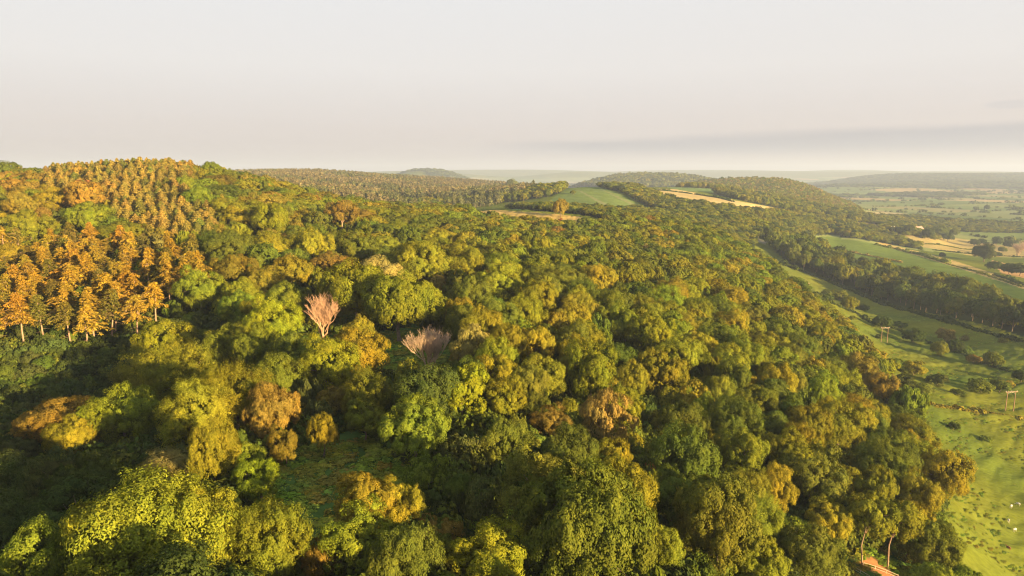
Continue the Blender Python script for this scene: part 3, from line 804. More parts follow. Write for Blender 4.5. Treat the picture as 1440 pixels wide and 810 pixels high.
# trees standing by themselves in the valley -------------------
LONE = [(1383,358,34,.9,'dark green','big dark rounded tree standing alone at the foot of the green slope'),(1419,372,22,.8,'dark green','low dark tree in the verge beyond the big dark rounded tree'),
 (1437,375,26,.8,'dark green','dark tree clump at the frame edge of the verge'),(1400,368,22,.7,'dark green','dark bushy tree close beside the big dark rounded tree'),
 (1371,339,14,.9,'dark green','dark tree at the end of the short valley hedge'),(1382,336,12,.8,'dark green','small dark tree in the middle of the short valley hedge'),(1402,337,16,.9,'dark green','round dark tree heading the hedge row in the valley'),
 (1420,341,16,.8,'dark green','dark tree further along the hedge row in the valley'),(1410,347,12,.8,'olive green','olive bush-like tree below the valley hedge row'),(1388,352,10,.8,'dark green','dark tree just above the big dark rounded tree'),
 (1404,355,9,.8,'dark green','small lone dark tree on the pale field'),(1320,326,24,.8,'mid green','large round tree beside the brick farmhouse'),(1306,328,20,.9,'dark green','dark tree in front of the farmhouse grove'),
 (1333,332,16,.9,'dark green','dark tree at the end of the farmhouse grove'),(1342,325,14,.9,'olive green','olive tree beyond the farmhouse grove'),(1278,322,16,1.0,'dark green','tall dark tree next to the farmhouse gable'),
 (1388,291,9,1.0,'dark green','small square-topped dark tree far out on the plain'),(1294,347,8,.9,'mid green','small tree on the golden valley field'),(1325,356,9,.9,'dark green','dark bush-like tree at the slope hedge bend'),
 (750,305,26,.75,'olive green','dark rounded oak standing in the golden stubble field'),(788,288,26,1.15,'russet-gold','tall russet-brown tree behind the golden stubble field'),(788,312,8,1.6,'red-orange','slim rusty tree at the edge of the golden field'),
 (720,262,20,.9,'olive green','tree on the knoll above the pale green field'),(806,268,9,.8,'olive green','small bush-like tree on the green hill field'),
 (1331,466,26,1.1,'sandy gold','pale pinkish tree in the meadow hedge'),(1322,484,26,1.0,'golden-green','yellow-green tree in front of the pale pinkish one in the meadow'),(1345,480,24,.9,'dark green','dark leafy tree beside the pale pinkish one in the meadow'),
 (1397,498,28,.9,'olive green','round olive tree further along the meadow hedge'),(1438,522,26,.8,'dark green','dark tree at the end of the meadow hedge'),
 (1163,410,16,1.0,'olive green','small tree near the far twin-pole by the wood edge'),(1196,420,26,.9,'golden-green','golden-green tree among the scrub in the meadow'),(1241,444,28,.8,'dark green','round dark tree on the meadow hedge'),
 (1285,461,32,.75,'dark green','wide dark tree on the meadow hedge')]
for px, py, w, ratio, tone, lab in LONE:
    q = ray_ground(px, py, wpx=w)
    if q is None: continue
    x, y, z, t = q; R = w * t / F / 2
    HL = max(1.9 * R * ratio, 3)
    tr = add_tree(x, y, z - .14 * HL, R, HL, 'dome' if tone != 'sandy gold' else 'birch', tone, 'broadleaf_tree' if tone != 'sandy gold' else 'birch_tree', lab, True)
    tr['px'], tr['py'], tr['d'], tr['show'], tr['lone'] = px, py, t, 1e4, lab

# which are things, which go into the mass ---------------------
LIMIT = {'broadleaf_tree': 298, 'birch_tree': 90, 'small_tree': 90, 'larch_tree': 90, 'pine_tree': 290}
THINGS, MASS = [], []
for kind in LIMIT:
    L = sorted([t for t in TREES if t['kind'] == kind], key=lambda t: -(t['show'] + (1000 if t['hero'] and t['show'] > 0 else 0)))
    for i, t in enumerate(L):
        (THINGS if i < LIMIT[kind] and t['show'] > 0 else MASS).append(t)

# ---------------------------------------------------------------- labels
CATS = {'broadleaf_tree': 'broadleaf tree', 'birch_tree': 'birch tree', 'small_tree': 'small tree', 'larch_tree': 'larch tree', 'pine_tree': 'pine tree'}
GROUPS = {'broadleaf_tree': 'broadleaf trees of the wood', 'birch_tree': 'birches scattered through the wood', 'small_tree': 'small trees in the gaps of the wood',
          'larch_tree': 'orange larches on the hill flank', 'pine_tree': 'pines planted on the hilltop'}
LM = [('the bare pink tree', 452, 446), ('the bare pale twiggy tree', 602, 503), ('the great broccoli-headed oak', 820, 742), ('the grassy clearing', 470, 670), ('the huge golden dome', 590, 376),
      ('the bright lime dome', 462, 520), ('the feathery golden ash', 262, 532), ('the great dark rounded oak', 1000, 728), ('the leaning long-stemmed tree', 1270, 752), ('the fallen-looking golden tree', 232, 652),
      ('the small vivid golden tree', 454, 611), ('the sandy feathery birch', 850, 588), ('the orange birch by the clearing', 628, 752), ('the larch trunks', 90, 450), ('the lime hillside dome', 380, 310),
      ('the hilltop skyline', 210, 225), ('the rusty red hill tree', 116, 259), ('the golden stubble field', 745, 318), ('the near twin-pole', 1400, 570), ('the middle twin-pole', 1243, 482),
      ('the wood corner by the track', 1050, 350), ('the smooth olive-gold dome', 520, 425), ('the tiny rusty red tree', 915, 662), ('the broad pale golden tree', 190, 762), ('the meadow corner with sheep', 1400, 740),
      ('the tall sandy birch', 666, 490), ('the far twin-pole', 1134, 410), ('the pale yellow rounded tree', 232, 490), ('the timber rails', 1225, 800), ('the low orange-tipped tree', 86, 578),
      ('the orange birch on the slope', 480, 302), ('the sandy hillside feathery tree', 115, 277), ('the dark skyline dome', 12, 228), ('the brightest lime-yellow tree', 648, 552), ('the green hill fields', 840, 290)]
ORD = ['', 'second ', 'third ', 'fourth ', 'fifth ', 'sixth ', 'seventh ', 'eighth ', 'ninth ', 'tenth ', 'eleventh ', 'twelfth ', 'thirteenth ', 'fourteenth ', 'fifteenth ', 'sixteenth ']
def ordw(i): return ORD[i] if i < len(ORD) else f'number {i + 1} '
def sector(dx, dy):
    a = math.degrees(math.atan2(-dy * 1.4, dx)) % 360
    return int(((a + 22.5) % 360) // 45)
SECT = ['on the field side of', 'beyond and fieldward of', 'beyond', 'beyond and hillward of', 'on the hill side of', 'in front and hillward of', 'in front of', 'in front and fieldward of']
SHAPE = {'round': 'rounded', 'oak': 'billowy', 'ash': 'feathery', 'dome': 'domed', 'birch': 'drooping', 'spray': 'bushy', 'bushy': 'bushy', 'tallstem': 'bare-stemmed', 'larch': 'tall', 'pine': 'slender'}
def size_word(t):
    if t['style'] in ('larch', 'pine'): return {'larch': 'orange', 'pine': ('pale ' if t['tone'] == 'pine gold' else 'greener ') }[t['style']].strip()
    return ('large' if t['R'] > 5.6 else 'small' if t['R'] < 3.4 else 'mid-sized')
buck = {}
for t in THINGS:
    if t.get('lone'): t['label'] = t['lone']; continue
    L = sorted(LM, key=lambda l: (l[1] - t['px']) ** 2 + ((l[2] - t['py']) * 1.4) ** 2)
    l = L[0] if (L[0][1] - t['px']) ** 2 + (L[0][2] - t['py']) ** 2 > 400 else L[1]
    s = sector(t['px'] - l[1], t['py'] - l[2])
    noun = {'broadleaf_tree': 'tree', 'birch_tree': 'birch', 'small_tree': 'small tree', 'larch_tree': 'larch', 'pine_tree': 'pine'}[t['kind']]
    tone = '' if t['style'] in ('larch', 'pine') else t['tone'] + ' '
    sz = size_word(t); sz = '' if noun == 'small tree' else sz + ' '
    if t['phrase']: head = t['phrase']
    else: head = f"{sz}{tone}{SHAPE[t['style']]} {noun}"
    key = (head, l[0], s); buck.setdefault(key, []).append((math.hypot(l[1] - t['px'], l[2] - t['py']), id(t), t))
for (head, ln, s), L in buck.items():
    L.sort()
    for i, (_, _, t) in enumerate(L):
        t['label'] = f"{ordw(i)}{head} {SECT[s]} {ln}"
        if len(t['label'].replace('-', ' ').split()) > 13: t['label'] = t['label'].replace('mid-sized ', 'medium ').replace(' the ', ' ')
        if len(t['label'].replace('-', ' ').split()) > 16: t['label'] = t['label'].replace(' and hillward of', ' of').replace(' and fieldward of', ' of'); print('LONG', t['label'])

CENTRE = {}
def place_tree(t, i):
    var = SP[t['style']]; cm, tm, R0, H0 = var[i % len(var)]
    e = empty(t['kind'], (t['x'], t['y'], t['z'] - .2), random.uniform(0, 6.283))
    s = t['R'] / R0 / (1.0 if t['style'] != 'birch' else 1.0); sz = t['H'] / H0
    e.scale = (s * random.uniform(.92, 1.1), s * random.uniform(.92, 1.1), sz)
    ln_ = .1 if t['style'] == 'larch' else .06
    e.rotation_euler[0] = random.uniform(-ln_, ln_); e.rotation_euler[1] = random.uniform(-ln_, ln_)
    c = mesh_obj('crown', cm, e); k = mesh_obj('trunk', tm, e)
    c['tint'] = tint_of(t['tone']); tag(e, t['label'], CATS[t['kind']], GROUPS[t['kind']] if not t.get('lone') else 'trees standing alone in the valley')
for i, t in enumerate(THINGS): place_tree(t, random.randrange(100))

# ---------------------------------------------------------------- woodland masses
L1 = [low_tree(200 + i, 6, 8.6, 2.6, 20, 13, 15, .52, st) for i, st in enumerate(['round', 'round', 'spiky', 'dome', 'round', 'weeping'])]
L2 = [low_tree(220 + i, 6, 8.6, 2.2, 14, 9, 9, .95, st) for i, st in enumerate(['round', 'dome', 'round', 'spiky'])]
L3 = [low_tree(240 + i, 6, 8.6, 1.5, 10, 5, 5, 2.0, st) for i, st in enumerate(['round', 'dome', 'round'])]
P1 = [low_pine(260 + i, 15, 2.6, 520, .85) for i in range(3)]
P2 = [low_pine(270 + i, 18, 3.0, 110, 1.9) for i in range(3)]
LA = []
for s in (280, 281):
    V, Fc, va, mb = larch(s, 21, 1); LA.append(merge('conifer', [(V, Fc, M_LEAF, va), (np.array(mb.v), mb.f, M_PALE_BARK, None)]))
mesh_list = L1 + L2 + L3
coll_w = make_coll('woodland_tree', mesh_list); coll_c = make_coll('conifer', P1 + P2 + LA)
wp, ws, wr, wt, wi = [], [], [], [], []
cpz, cs, cr, ct, ci_ = [], [], [], [], []
def wtree(x, y, z, R, H, tone, lod):
    wp.append((x, y, z - .3)); ws.append((R / 6, R / 6 * random.uniform(.9, 1.1), H / 11.2)); wr.append((random.uniform(-.06, .06), random.uniform(-.06, .06), random.uniform(0, 6.28)))
    wt.append(tint_of(tone)); wi.append({1: random.randrange(6), 2: 6 + random.randrange(4), 3: 10 + random.randrange(3)}[lod])
def ctree(x, y, z, R, H, tint, lod):
    cpz.append((x, y, z - .3)); a = {1: (2.6, 15), 2: (3.0, 18), 3: (4.6, 21)}[lod]
    cs.append((R / a[0], R / a[0], H / a[1])); cr.append((0, 0, random.uniform(0, 6.28))); ct.append(tint)
    ci_.append({1: random.randrange(3), 2: 3 + random.randrange(3), 3: 6 + random.randrange(2)}[lod])
for t in MASS:
    if t['kind'] == 'pine_tree': ctree(t['x'], t['y'], t['z'], t['R'], t['H'], tint_of(t['tone']), 1)
    elif t['kind'] == 'larch_tree': ctree(t['x'], t['y'], t['z'], t['R'], t['H'], tint_of(t['tone']), 3)
    else: wtree(t['x'], t['y'], t['z'], t['R'], t['H'], t['tone'], 1)

def jitter_grid(xr, yr, sp):
    gx, gy = np.meshgrid(np.arange(xr[0], xr[1], sp), np.arange(yr[0], yr[1], sp))
    gx = gx.ravel() + RNG.uniform(-.42, .42, gx.size) * sp; gy = gy.ravel() + RNG.uniform(-.42, .42, gy.size) * sp
    return gx, gy
FAR_TONES = ['olive green', 'mid green', 'golden-green', 'olive green', 'golden-green', 'dark green', 'golden-green', 'golden']
for k, (lo, hi, poly, sp, hs) in enumerate(WOODS):
    pxs = [p[0] for p in poly]; xr = ((min(pxs) - 730) / F * hi, (max(pxs) - 710) / F * hi)
    if xr[0] > 0: xr = ((min(pxs) - 730) / F * lo, xr[1])
    gx, gy = jitter_grid(xr, (lo * .9, hi * 1.05), sp); gz = height(gx, gy)
    px, py, d = project(gx, gy, gz); ok = inpoly(px, py, poly) & (d > lo) & (d < hi)
    for nm in ('golden', 'hillgreen', 'goldright', 'slopegreen', 'goldverge'): ok &= ~mask_px(nm, px, py, d)
    dead = fbm(gx, gy, 90, 50)
    for x, y, z, dd, q in zip(gx[ok], gy[ok], gz[ok], d[ok], dead[ok]):
        R = sp * random.uniform(.48, .78); tone = FAR_TONES[min(7, int((random.random() * .6 + q * .45) * 8))]
        if k == 6: tone = random.choice(['olive green', 'mid green', 'dark green', 'olive green', 'golden-green'])
        if k == 8: tone = random.choice(['golden-green', 'golden-green', 'olive green', 'golden', 'russet-gold', 'lime green'])
        if k == 8: tone = random.choice(['golden-green', 'sandy gold', 'golden-green', 'lime green', 'golden'])
        wtree(x, y, z, R, R * random.uniform(1.8, 2.4) * hs + 1.5, tone, 1 if dd < 850 else (2 if dd < 1700 else 3))
# conifer forest beyond the hill
CON = [(300,240),(345,236),(440,236),(560,244),(700,250),(790,256),(760,262),(700,284),(655,291),(600,294),(540,294),(460,285),(380,262),(320,250)]
gx, gy = jitter_grid((-900, 350), (740, 3300), 9.5)
gz = height(gx, gy); px, py, d = project(gx, gy, gz); ok = inpoly(px, py - 4, CON) & (d > 780)
gap = fbm(gx, gy, 130, 77)
row = np.abs(((gx * .8 + gy * .6) / 210) % 1 - .5) < .02
ok &= ~row & ((d < 1900) | (RNG.random(len(gx)) < .55))
for x, y, z, dd, q in zip(gx[ok], gy[ok], gz[ok], d[ok], gap[ok]):
    if q < .62:
        c = np.array((.175, .15, .078)) if q < .5 else np.array((.12, .125, .055))
        k = 1.35 if dd > 1900 else 1.0
        ctree(x, y, z, random.uniform(3.2, 4.6) * k, random.uniform(14, 21), tuple(c * random.uniform(.75, 1.25)), 2)
    else: wtree(x, y, z, random.uniform(4.5, 6.5), random.uniform(10, 14), random.choice(['olive green', 'golden-green', 'mid green', 'russet-gold']), 2 if dd < 1500 else 3)
# wooded parts of the far hills on the plain, hedgerow trees of the plain
gx, gy = jitter_grid((600, 6200), (2300, 7600), 26)
gz = height(gx, gy); px, py, d = project(gx, gy, gz)
wn = fbm(gx, gy, 620, 91, 3); hill = np.clip((gz + 112) / 60, 0, 1)
ok = (px > 1040) & (px < 1500) & (wn + hill * .3 > .52) & (d > 3400)
gy_ = gy
for x, y, z, dd in zip(gx[ok], gy[ok], gz[ok], d[ok]):
    wtree(x, y, z, random.uniform(14, 20), random.uniform(11, 17), random.choice(['olive green', 'mid green', 'dark green', 'mid green']), 3)
gx, gy = jitter_grid((-3200, 1500), (3300, 7600), 30)
gz = height(gx, gy); px, py, d = project(gx, gy, gz); wn = fbm(gx, gy, 700, 93, 3)
ok = (px > 250) & (px < 1100) & (wn > .46)
for x, y, z, dd in zip(gx[ok], gy[ok], gz[ok], d[ok]):
    wtree(x, y, z, random.uniform(16, 22), random.uniform(11, 17), random.choice(['olive green', 'mid green', 'dark green']), 3)
woodland = scatter('distant_woodland', coll_w, wp, ws, wr, wt, 'mass of broadleaf woodland covering the slopes and hills further off', np.array(wi))
conifers = scatter('conifer_forest', coll_c, cpz, cs, cr, ct, 'mass of conifers covering the plateau beyond the hill', np.array(ci_))

# ---------------------------------------------------------------- hedgerows of the valley fields
def bush_mesh(seed, R=2.2, H=2.4, nb=8, nc=7, nl=7, leaf=.5):
    V, Fc, va, bc = crown(seed, R, H, .0, nb, nc, nl, leaf, 'dome')
    return new_mesh('shrub', V, Fc, M_LEAF, attr=va)
BUSH = [bush_mesh(300 + i) for i in range(3)]; BUSHF = [bush_mesh(310 + i, 2.2, 2.4, 5, 4, 3, 1.2) for i in range(2)]
coll_b = make_coll('shrub', BUSH + BUSHF)
hp, hs_, hr, ht, hi_ = [], [], [], [], []
def shrub(x, y, z, s, sz, tone, far=False):
    hp.append((x, y, z - .15)); hs_.append((s, s, sz)); hr.append((0, 0, random.uniform(0, 6.28))); ht.append(tint_of(tone)); hi_.append(3 + random.randrange(2) if far else random.randrange(3))
# regular hedges round the patchwork on the plain
gx = RNG.uniform(250, 3600, 150000); gy = RNG.uniform(1150, 4600, 150000)
fx = gx * .94 + gy * .34; fy = -gx * .34 + gy * .94; warp = 22 * np.sin(fx / 160.)
rw = np.floor((fy + warp) / 330); ry = (fy + warp) - rw * 330; rx = (fx + 97 * (rw % 3)); rx = rx - np.floor(rx / 210) * 210
nearh = (np.minimum(ry, 330 - ry) < 2.6) | ((np.minimum(rx, 210 - rx) < 2.0) & (vnoise(gx, gy, 300, 61) > .45))
gz = np.zeros_like(gx); gz[nearh] = height(gx[nearh], gy[nearh]); px, py, d = project(gx, gy, gz)
ok = nearh & (px > 1150) & (px < 1480) & (gz < -95) & (py < 362) & (vnoise(gx, gy, 60, 62) > .3) & (d > 1300)
for nm in ('slopegreen', 'goldvalley', 'goldverge'): ok &= ~mask_px(nm, px, py, d)
for x, y, z in zip(gx[ok], gy[ok], gz[ok]):
    big = random.random() < .1
    shrub(x, y, z, random.uniform(1.6, 2.6) * (1.9 if big else 1), random.uniform(1.2, 1.9) * (2.2 if big else 1), random.choice(['dark green', 'olive green', 'mid green']), True)
scatter('field_hedgerows', coll_b, hp, hs_, hr, ht, 'far hedgerows dividing the fields of the plain', np.array(hi_))

def hedge(pix, label, wid, hgt, tone, above=0, dens=1.0, big=.12):
    """a hedge as one object, leafy clumps along a line given by ground pixels"""
    pts = [ray_ground(a, b) for a, b in pix]; pts = [p for p in pts if p]
    Vs, Fs, va, off = [], [], [], 0; rng = np.random.default_rng(len(label) * 7)
    o0 = np.array([pts[0][0], pts[0][1], pts[0][2]])
    for a, b in zip(pts[:-1], pts[1:]):
        L = math.hypot(b[0] - a[0], b[1] - a[1]); k = max(2, int(L / (wid * .42) * dens))
        for i in range(k):
            t = (i + rng.random()) / k; x = a[0] + (b[0] - a[0]) * t + rng.normal() * wid * .14; y = a[1] + (b[1] - a[1]) * t + rng.normal() * wid * .14
            z = h1(x, y); s = rng.uniform(.7, 1.2) * (1.7 if rng.random() < big else 1)
            c = np.array([x, y, z]) - o0
            m = 46; dd = unit(rng.normal(size=(m, 3)) + np.array([0, 0, .45]))
            P = c + dd * np.array([wid * .5 * s, wid * .5 * s, hgt * s * .8]) * (.75 + .35 * rng.random((m, 1)))
            V, Fc = leaf_quads(P, dd + .45 * rng.normal(size=dd.shape), wid * .26 * s, rng)
            Vs.append(V); Fs.append(Fc + off); off += len(V); va.append(.2 + .5 * rng.random(m))
    me = new_mesh('hedge', np.concatenate(Vs), np.concatenate(Fs), M_LEAF, attr=np.concatenate(va))
    o = mesh_obj('hedge', me); o.location = o0; o['tint'] = tint_of(tone, random, .05); tag(o, label, 'hedge', 'hedges and scrub lines between the fields')
hedge([(1140,415),(1170,428),(1200,440),(1225,455),(1262,466),(1300,482)], 'dark scrubby hedge running past the twin-poles down the meadow', 4.5, 2.2, 'dark green')
hedge([(1300,482),(1345,495),(1385,512),(1440,530)], 'dark hedge continuing from the pale pinkish tree to the meadow edge', 4.5, 2.2, 'dark green')
hedge([(1278,562),(1320,572),(1380,580),(1440,592)], 'low brown scrub bank crossing the meadow behind the near twin-pole', 3.4, 1.0, 'russet-gold')
hedge([(1100,372),(1150,390),(1200,410),(1260,434),(1340,456),(1440,482)], 'shrubby skirt along the foot of the dark strip wood', 6, 3.0, 'dark green')
hedge([(1230,344),(1262,351),(1300,360),(1330,370)], 'hedge of mixed shrubs down the upper edge of the green slope', 6, 4.0, 'olive green', big=.3)
hedge([(1330,371),(1370,382),(1410,395),(1440,404)], 'gappy hedge along the golden verge of the green slope', 4, 2.0, 'olive green', dens=.4)
hedge([(1300,344),(1340,348),(1375,352)], 'thin dark hedge across the golden valley field', 4, 2.0, 'olive green', dens=.8)
hedge([(1310,352),(1350,356),(1400,360),(1440,362)], 'thin hedge between golden and green valley fields', 4, 2.0, 'dark green', dens=.8)
hedge([(900,266),(940,269),(980,274),(1030,284)], 'dark hedge line crossing the pale golden upland field', 5, 2.5, 'dark green')
hedge([(1180,352),(1220,360),(1270,370)], 'pale hedge line along the top of the strip wood', 4, 2.0, 'sandy gold', dens=.6)
hedge([(1400,388),(1420,394),(1440,402)], 'dark hedge below the tan field corner', 5, 3, 'dark green')

# individual bushes in the meadow ------------------------------
BUSHES = [(1160,418,20,'dark green','low dark bush below the small tree by the far twin-pole'),(1180,416,26,'olive green','bush beside the golden-green meadow scrub tree'),(1212,432,18,'dark green','small dark bush on the hedge between the far twin-poles'),
 (1237,474,12,'mid green','small round bush at the foot of the middle twin-pole'),(1265,458,18,'dark green','dark bush between the two dark meadow hedge trees'),(1198,448,12,'olive green','small olive bush near the wood edge in the upper meadow'),
 (1258,512,30,'olive green','wide scrubby bush just off the wood edge'),(1284,520,34,'golden-green','golden scrub bush at the tip of the wood edge scrub'),(1292,545,36,'olive green','round olive bush standing off the wood edge'),(1318,536,28,'dark green','flat dark bush in the open meadow'),
 (1270,535,26,'dark green','dark bush tucked against the wood edge scrub'),(1378,545,34,'olive green','olive bush beyond the near twin-pole'),(1405,545,30,'mid green','green bush behind the near twin-pole'),(1417,540,18,'golden','golden bush just above the near twin-pole'),
 (1346,552,20,'mid green','low green bush alone in the mid meadow'),(1368,505,22,'orange-brown','reddish-brown bush in the meadow hedge'),(1355,492,20,'mid green','green bush below the pale pinkish meadow tree'),(1340,600,16,'dark green','low tuft-like bush under the scrub bank'),
 (1385,618,16,'olive green','low flat bush on the lower meadow slope'),(1410,480,14,'olive green','small bush beyond the meadow hedge'),(1356,477,12,'sandy gold','pale thin bush beside the pinkish meadow tree')]
for i, (px, py, w, tone, lab) in enumerate(BUSHES):
    q = ray_ground(px, py + w * .25)
    x, y, z, t = q; R = w * t / F / 2; cm, tm, R0, H0 = SP['bushy'][i % 3]
    e = empty('bush', (x, y, z - .1), i * 1.7); s = R / R0; e.scale = (s, s * random.uniform(.8, 1.1), s * random.uniform(.55, .85))
    c = mesh_obj('foliage', cm, e); c['tint'] = tint_of(tone); mesh_obj('stem', tm, e); tag(e, lab, 'bush', 'bushes scattered on the meadow')

# undergrowth ---------------------------------------------------
UG = [bush_mesh(330 + i, 2.0, 1.9, 9, 8, 9, .38) for i in range(4)]; coll_u = make_coll('undergrowth_shrub', UG)
gx, gy = jitter_grid((-330, 330), (-60, 430), 2.7); gz = hg(gx, gy); ok = is_main_wood(gx, gy, gz)
px, py, d = project(gx, gy, gz)
cl = np.zeros(len(gx), bool)
for c in CLEAR: cl |= inpoly(px, py, c) & (d > 20) & (d < 320)
ok = (ok & ((d < 200) | (RNG.random(len(gx)) < .4))) & (np.abs(px - 720) < 900); ok |= cl
ee = cam_point(1240, 800, 134); ok &= ~(((gx - ee[0]) / 4) ** 2 + ((gy - ee[1]) / 3) ** 2 < 1)
up, us, ur, ut = [], [], [], []
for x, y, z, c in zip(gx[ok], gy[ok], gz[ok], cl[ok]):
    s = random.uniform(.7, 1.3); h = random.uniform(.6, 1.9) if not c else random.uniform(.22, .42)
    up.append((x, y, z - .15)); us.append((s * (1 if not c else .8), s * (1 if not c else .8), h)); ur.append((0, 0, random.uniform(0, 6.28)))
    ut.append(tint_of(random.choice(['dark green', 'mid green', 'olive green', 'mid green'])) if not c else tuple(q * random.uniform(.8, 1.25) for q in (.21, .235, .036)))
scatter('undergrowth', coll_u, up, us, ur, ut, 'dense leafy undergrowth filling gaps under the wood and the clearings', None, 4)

# tussocks of rough grass on the meadow
def tuft(seed):
    rng = np.random.default_rng(seed); m = 70; dd = unit(rng.normal(size=(m, 3)) + np.array([0, 0, .9]))
    P = dd * np.array([.95, .95, .75]) * (.7 + .4 * rng.random((m, 1))); P[:, 2] = np.abs(P[:, 2])
    V, Fc = leaf_quads(P, dd * .5 + np.array([0, 0, .8]) + .3 * rng.normal(size=dd.shape), .5, rng); return new_mesh('grass_tussock', V, Fc, M_LEAF, attr=rng.random(m))
coll_t = make_coll('grass_tussock', [tuft(400 + i) for i in range(3)])
gx, gy = jitter_grid((60, 520), (90, 800), 1.9); gz = height(gx, gy); px, py, d = project(gx, gy, gz)
uu = gx * .86 + gy * .5; vv = -gx * .5 + gy * .86
ok = ~is_main_wood(gx, gy, gz) & (px > 1040) & (px < 1500) & (py > 345) & (py < 860) & (fbm(uu * .35, vv, 9, 101, 3) > .42) & (RNG.random(len(gx)) < np.clip(170 / d, .15, .6))
ok &= ~mask_px('slopegreen', px, py, d) & ~inpoly(px, py, WOODS[6][2])
tp, ts, tr_, tt = [], [], [], []
for x, y, z in zip(gx[ok], gy[ok], gz[ok]):
    s = random.uniform(.35, 1.0); tp.append((x, y, z - .1 + .25)); ts.append((s * 1.5, s * .8, s * random.uniform(.22, .42))); tr_.append((0, 0, .53 + random.uniform(-.4, .4)))
    tt.append(tuple(q * random.uniform(.85, 1.25) for q in (.145, .175, .028)))
scatter('grass_tussocks', coll_t, tp, ts, tr_, tt, 'rough tussocky grass in clumps over the meadow', None, 3)

# ---------------------------------------------------------------- twin timber poles
def twin_pole(px, py, hpx, rz, label):
    x, y, z, t = ray_ground(px, py); H = hpx * t / F * 1.04; w = H * .2
    e = empty('power_pole', (x, y, z), rz)
    for s in (-1, 1):
        mb = MB(); mb.tube([(s * w, 0, -1), (s * w, 0, H * .5), (s * w * .98, 0, H)], [.2, .17, .14], 8); mesh_obj('post', mb.mesh('post', M_POLE, True), e)
    mb = MB(); mb.box((0, .2, H * .965), (w * 3.0, .22, .3)); mb.box((0, -.2, H * .965), (w * 3.0, .14, .26)); ca = mesh_obj('crossarm', mb.mesh('crossarm', M_ARM), e)
    for s in (-1.35, 0, 1.35):
        mb = MB(); b = H * .965 + .14
        mb.tube([(s * w, 0, b), (s * w, 0, b + .15), (s * w, 0, b + .16), (s * w, 0, b + .3), (s * w, 0, b + .31), (s * w, 0, b + .45)], [.05, .05, .12, .08, .12, .04], 8)
        mesh_obj('insulator', mb.mesh('insulator', M_CERAMIC), ca)
    mb = MB(); mb.tube([(-w, 0, H * .88), (0, 0, H * .95), (w, 0, H * .88)], [.05, .05, .05], 6); mesh_obj('brace', mb.mesh('brace', M_METAL), e)
    tag(e, label, 'power pole', 'twin timber power poles crossing the meadow')
twin_pole(1419, 580, 30, .12, 'tallest-looking twin timber power pole beside the scrub bank in the lower meadow')
twin_pole(1243, 483, 22, .12, 'middle twin timber power pole next to a small round bush in the meadow')
twin_pole(1134, 412, 13, .12, 'small far twin timber power pole at the upper end of the meadow hedge')

# ---------------------------------------------------------------- sheep
def sheep(px, py, yaw, label, brown=False, graze=True):
    x, y, z, t = ray_ground(px, py); z = z + .25
    e = empty('sheep', (x, y, z), yaw); L = 1.25
    bm_v, bm_f = [], []; ns, nr = 14, 12
    for i in range(ns + 1):     # body, neck and head as one lathe-like skin along a bent axis
        s = i / ns
        if s < .68:
            q = s / .68; cx = -.55 + 1.05 * q; cz = .68 + .03 * math.sin(q * 3.1); rx = .33 * math.sin(math.pi * (.08 + .84 * q)) ** .45
        else:
            q = (s - .68) / .32; cx = .5 + .42 * q; cz = .70 - (.42 if graze else -.22) * q; rx = .24 - .16 * q
        for k in range(nr):
            a = 2 * math.pi * k / nr; bm_v.append((cx, rx * .85 * math.cos(a), cz + rx * math.sin(a)))
    for i in range(ns):
        for k in range(nr): bm_f.append((i * nr + k, i * nr + (k + 1) % nr, (i + 1) * nr + (k + 1) % nr, (i + 1) * nr + k))
    bm_f.append(tuple(range(nr))); bm_f.append(tuple(ns * nr + k for k in range(nr)))
    mb = MB(); mb.v = [np.array(v) for v in bm_v]; mb.f = bm_f
    for sx, sy in ((-.4, -.17), (-.4, .17), (.36, -.16), (.36, .16)):
        kx = -.05 if sx < 0 else .0
        mb.tube([(sx, sy, .62), (sx + .03 + kx, sy, .36), (sx + kx, sy, .18), (sx + .01, sy, -.25)], [.1, .055, .04, .045], 6)
    hx, hz = (.95, .27) if graze else (.95, .93)
    mb.tube([(hx - .06, 0, hz + .05), (hx + .06, 0, hz), (hx + .2, 0, hz - .08)], [.09, .1, .05], 7)
    for sy in (-1, 1): mb.tube([(hx - .03, sy * .07, hz + .07), (hx - .06, sy * .2, hz + .05)], [.035, .012], 4)
    mb.tube([(-.55, 0, .75), (-.66, 0, .5)], [.05, .03], 5)
    mesh_obj('body', mb.mesh('sheep_body', M_FLEECE_BROWN if brown else M_FLEECE, True), e); tag(e, label, 'sheep', 'sheep grazing on the lower meadow')
    e.scale = (1, 1, 1)
sheep(1421.5, 716, .6, 'white sheep grazing below a dark patch of grass')
sheep(1431.5, 713, 2.4, 'white sheep nearest the frame edge, beside another')
sheep(1418, 735, 1.2, 'pale sheep alone midway down the meadow')
sheep(1427, 748, 3.6, 'cream sheep standing below the pale one', False, False)
sheep(1418, 775, 1.9, 'reddish-brown sheep lowest on the meadow', True, False)

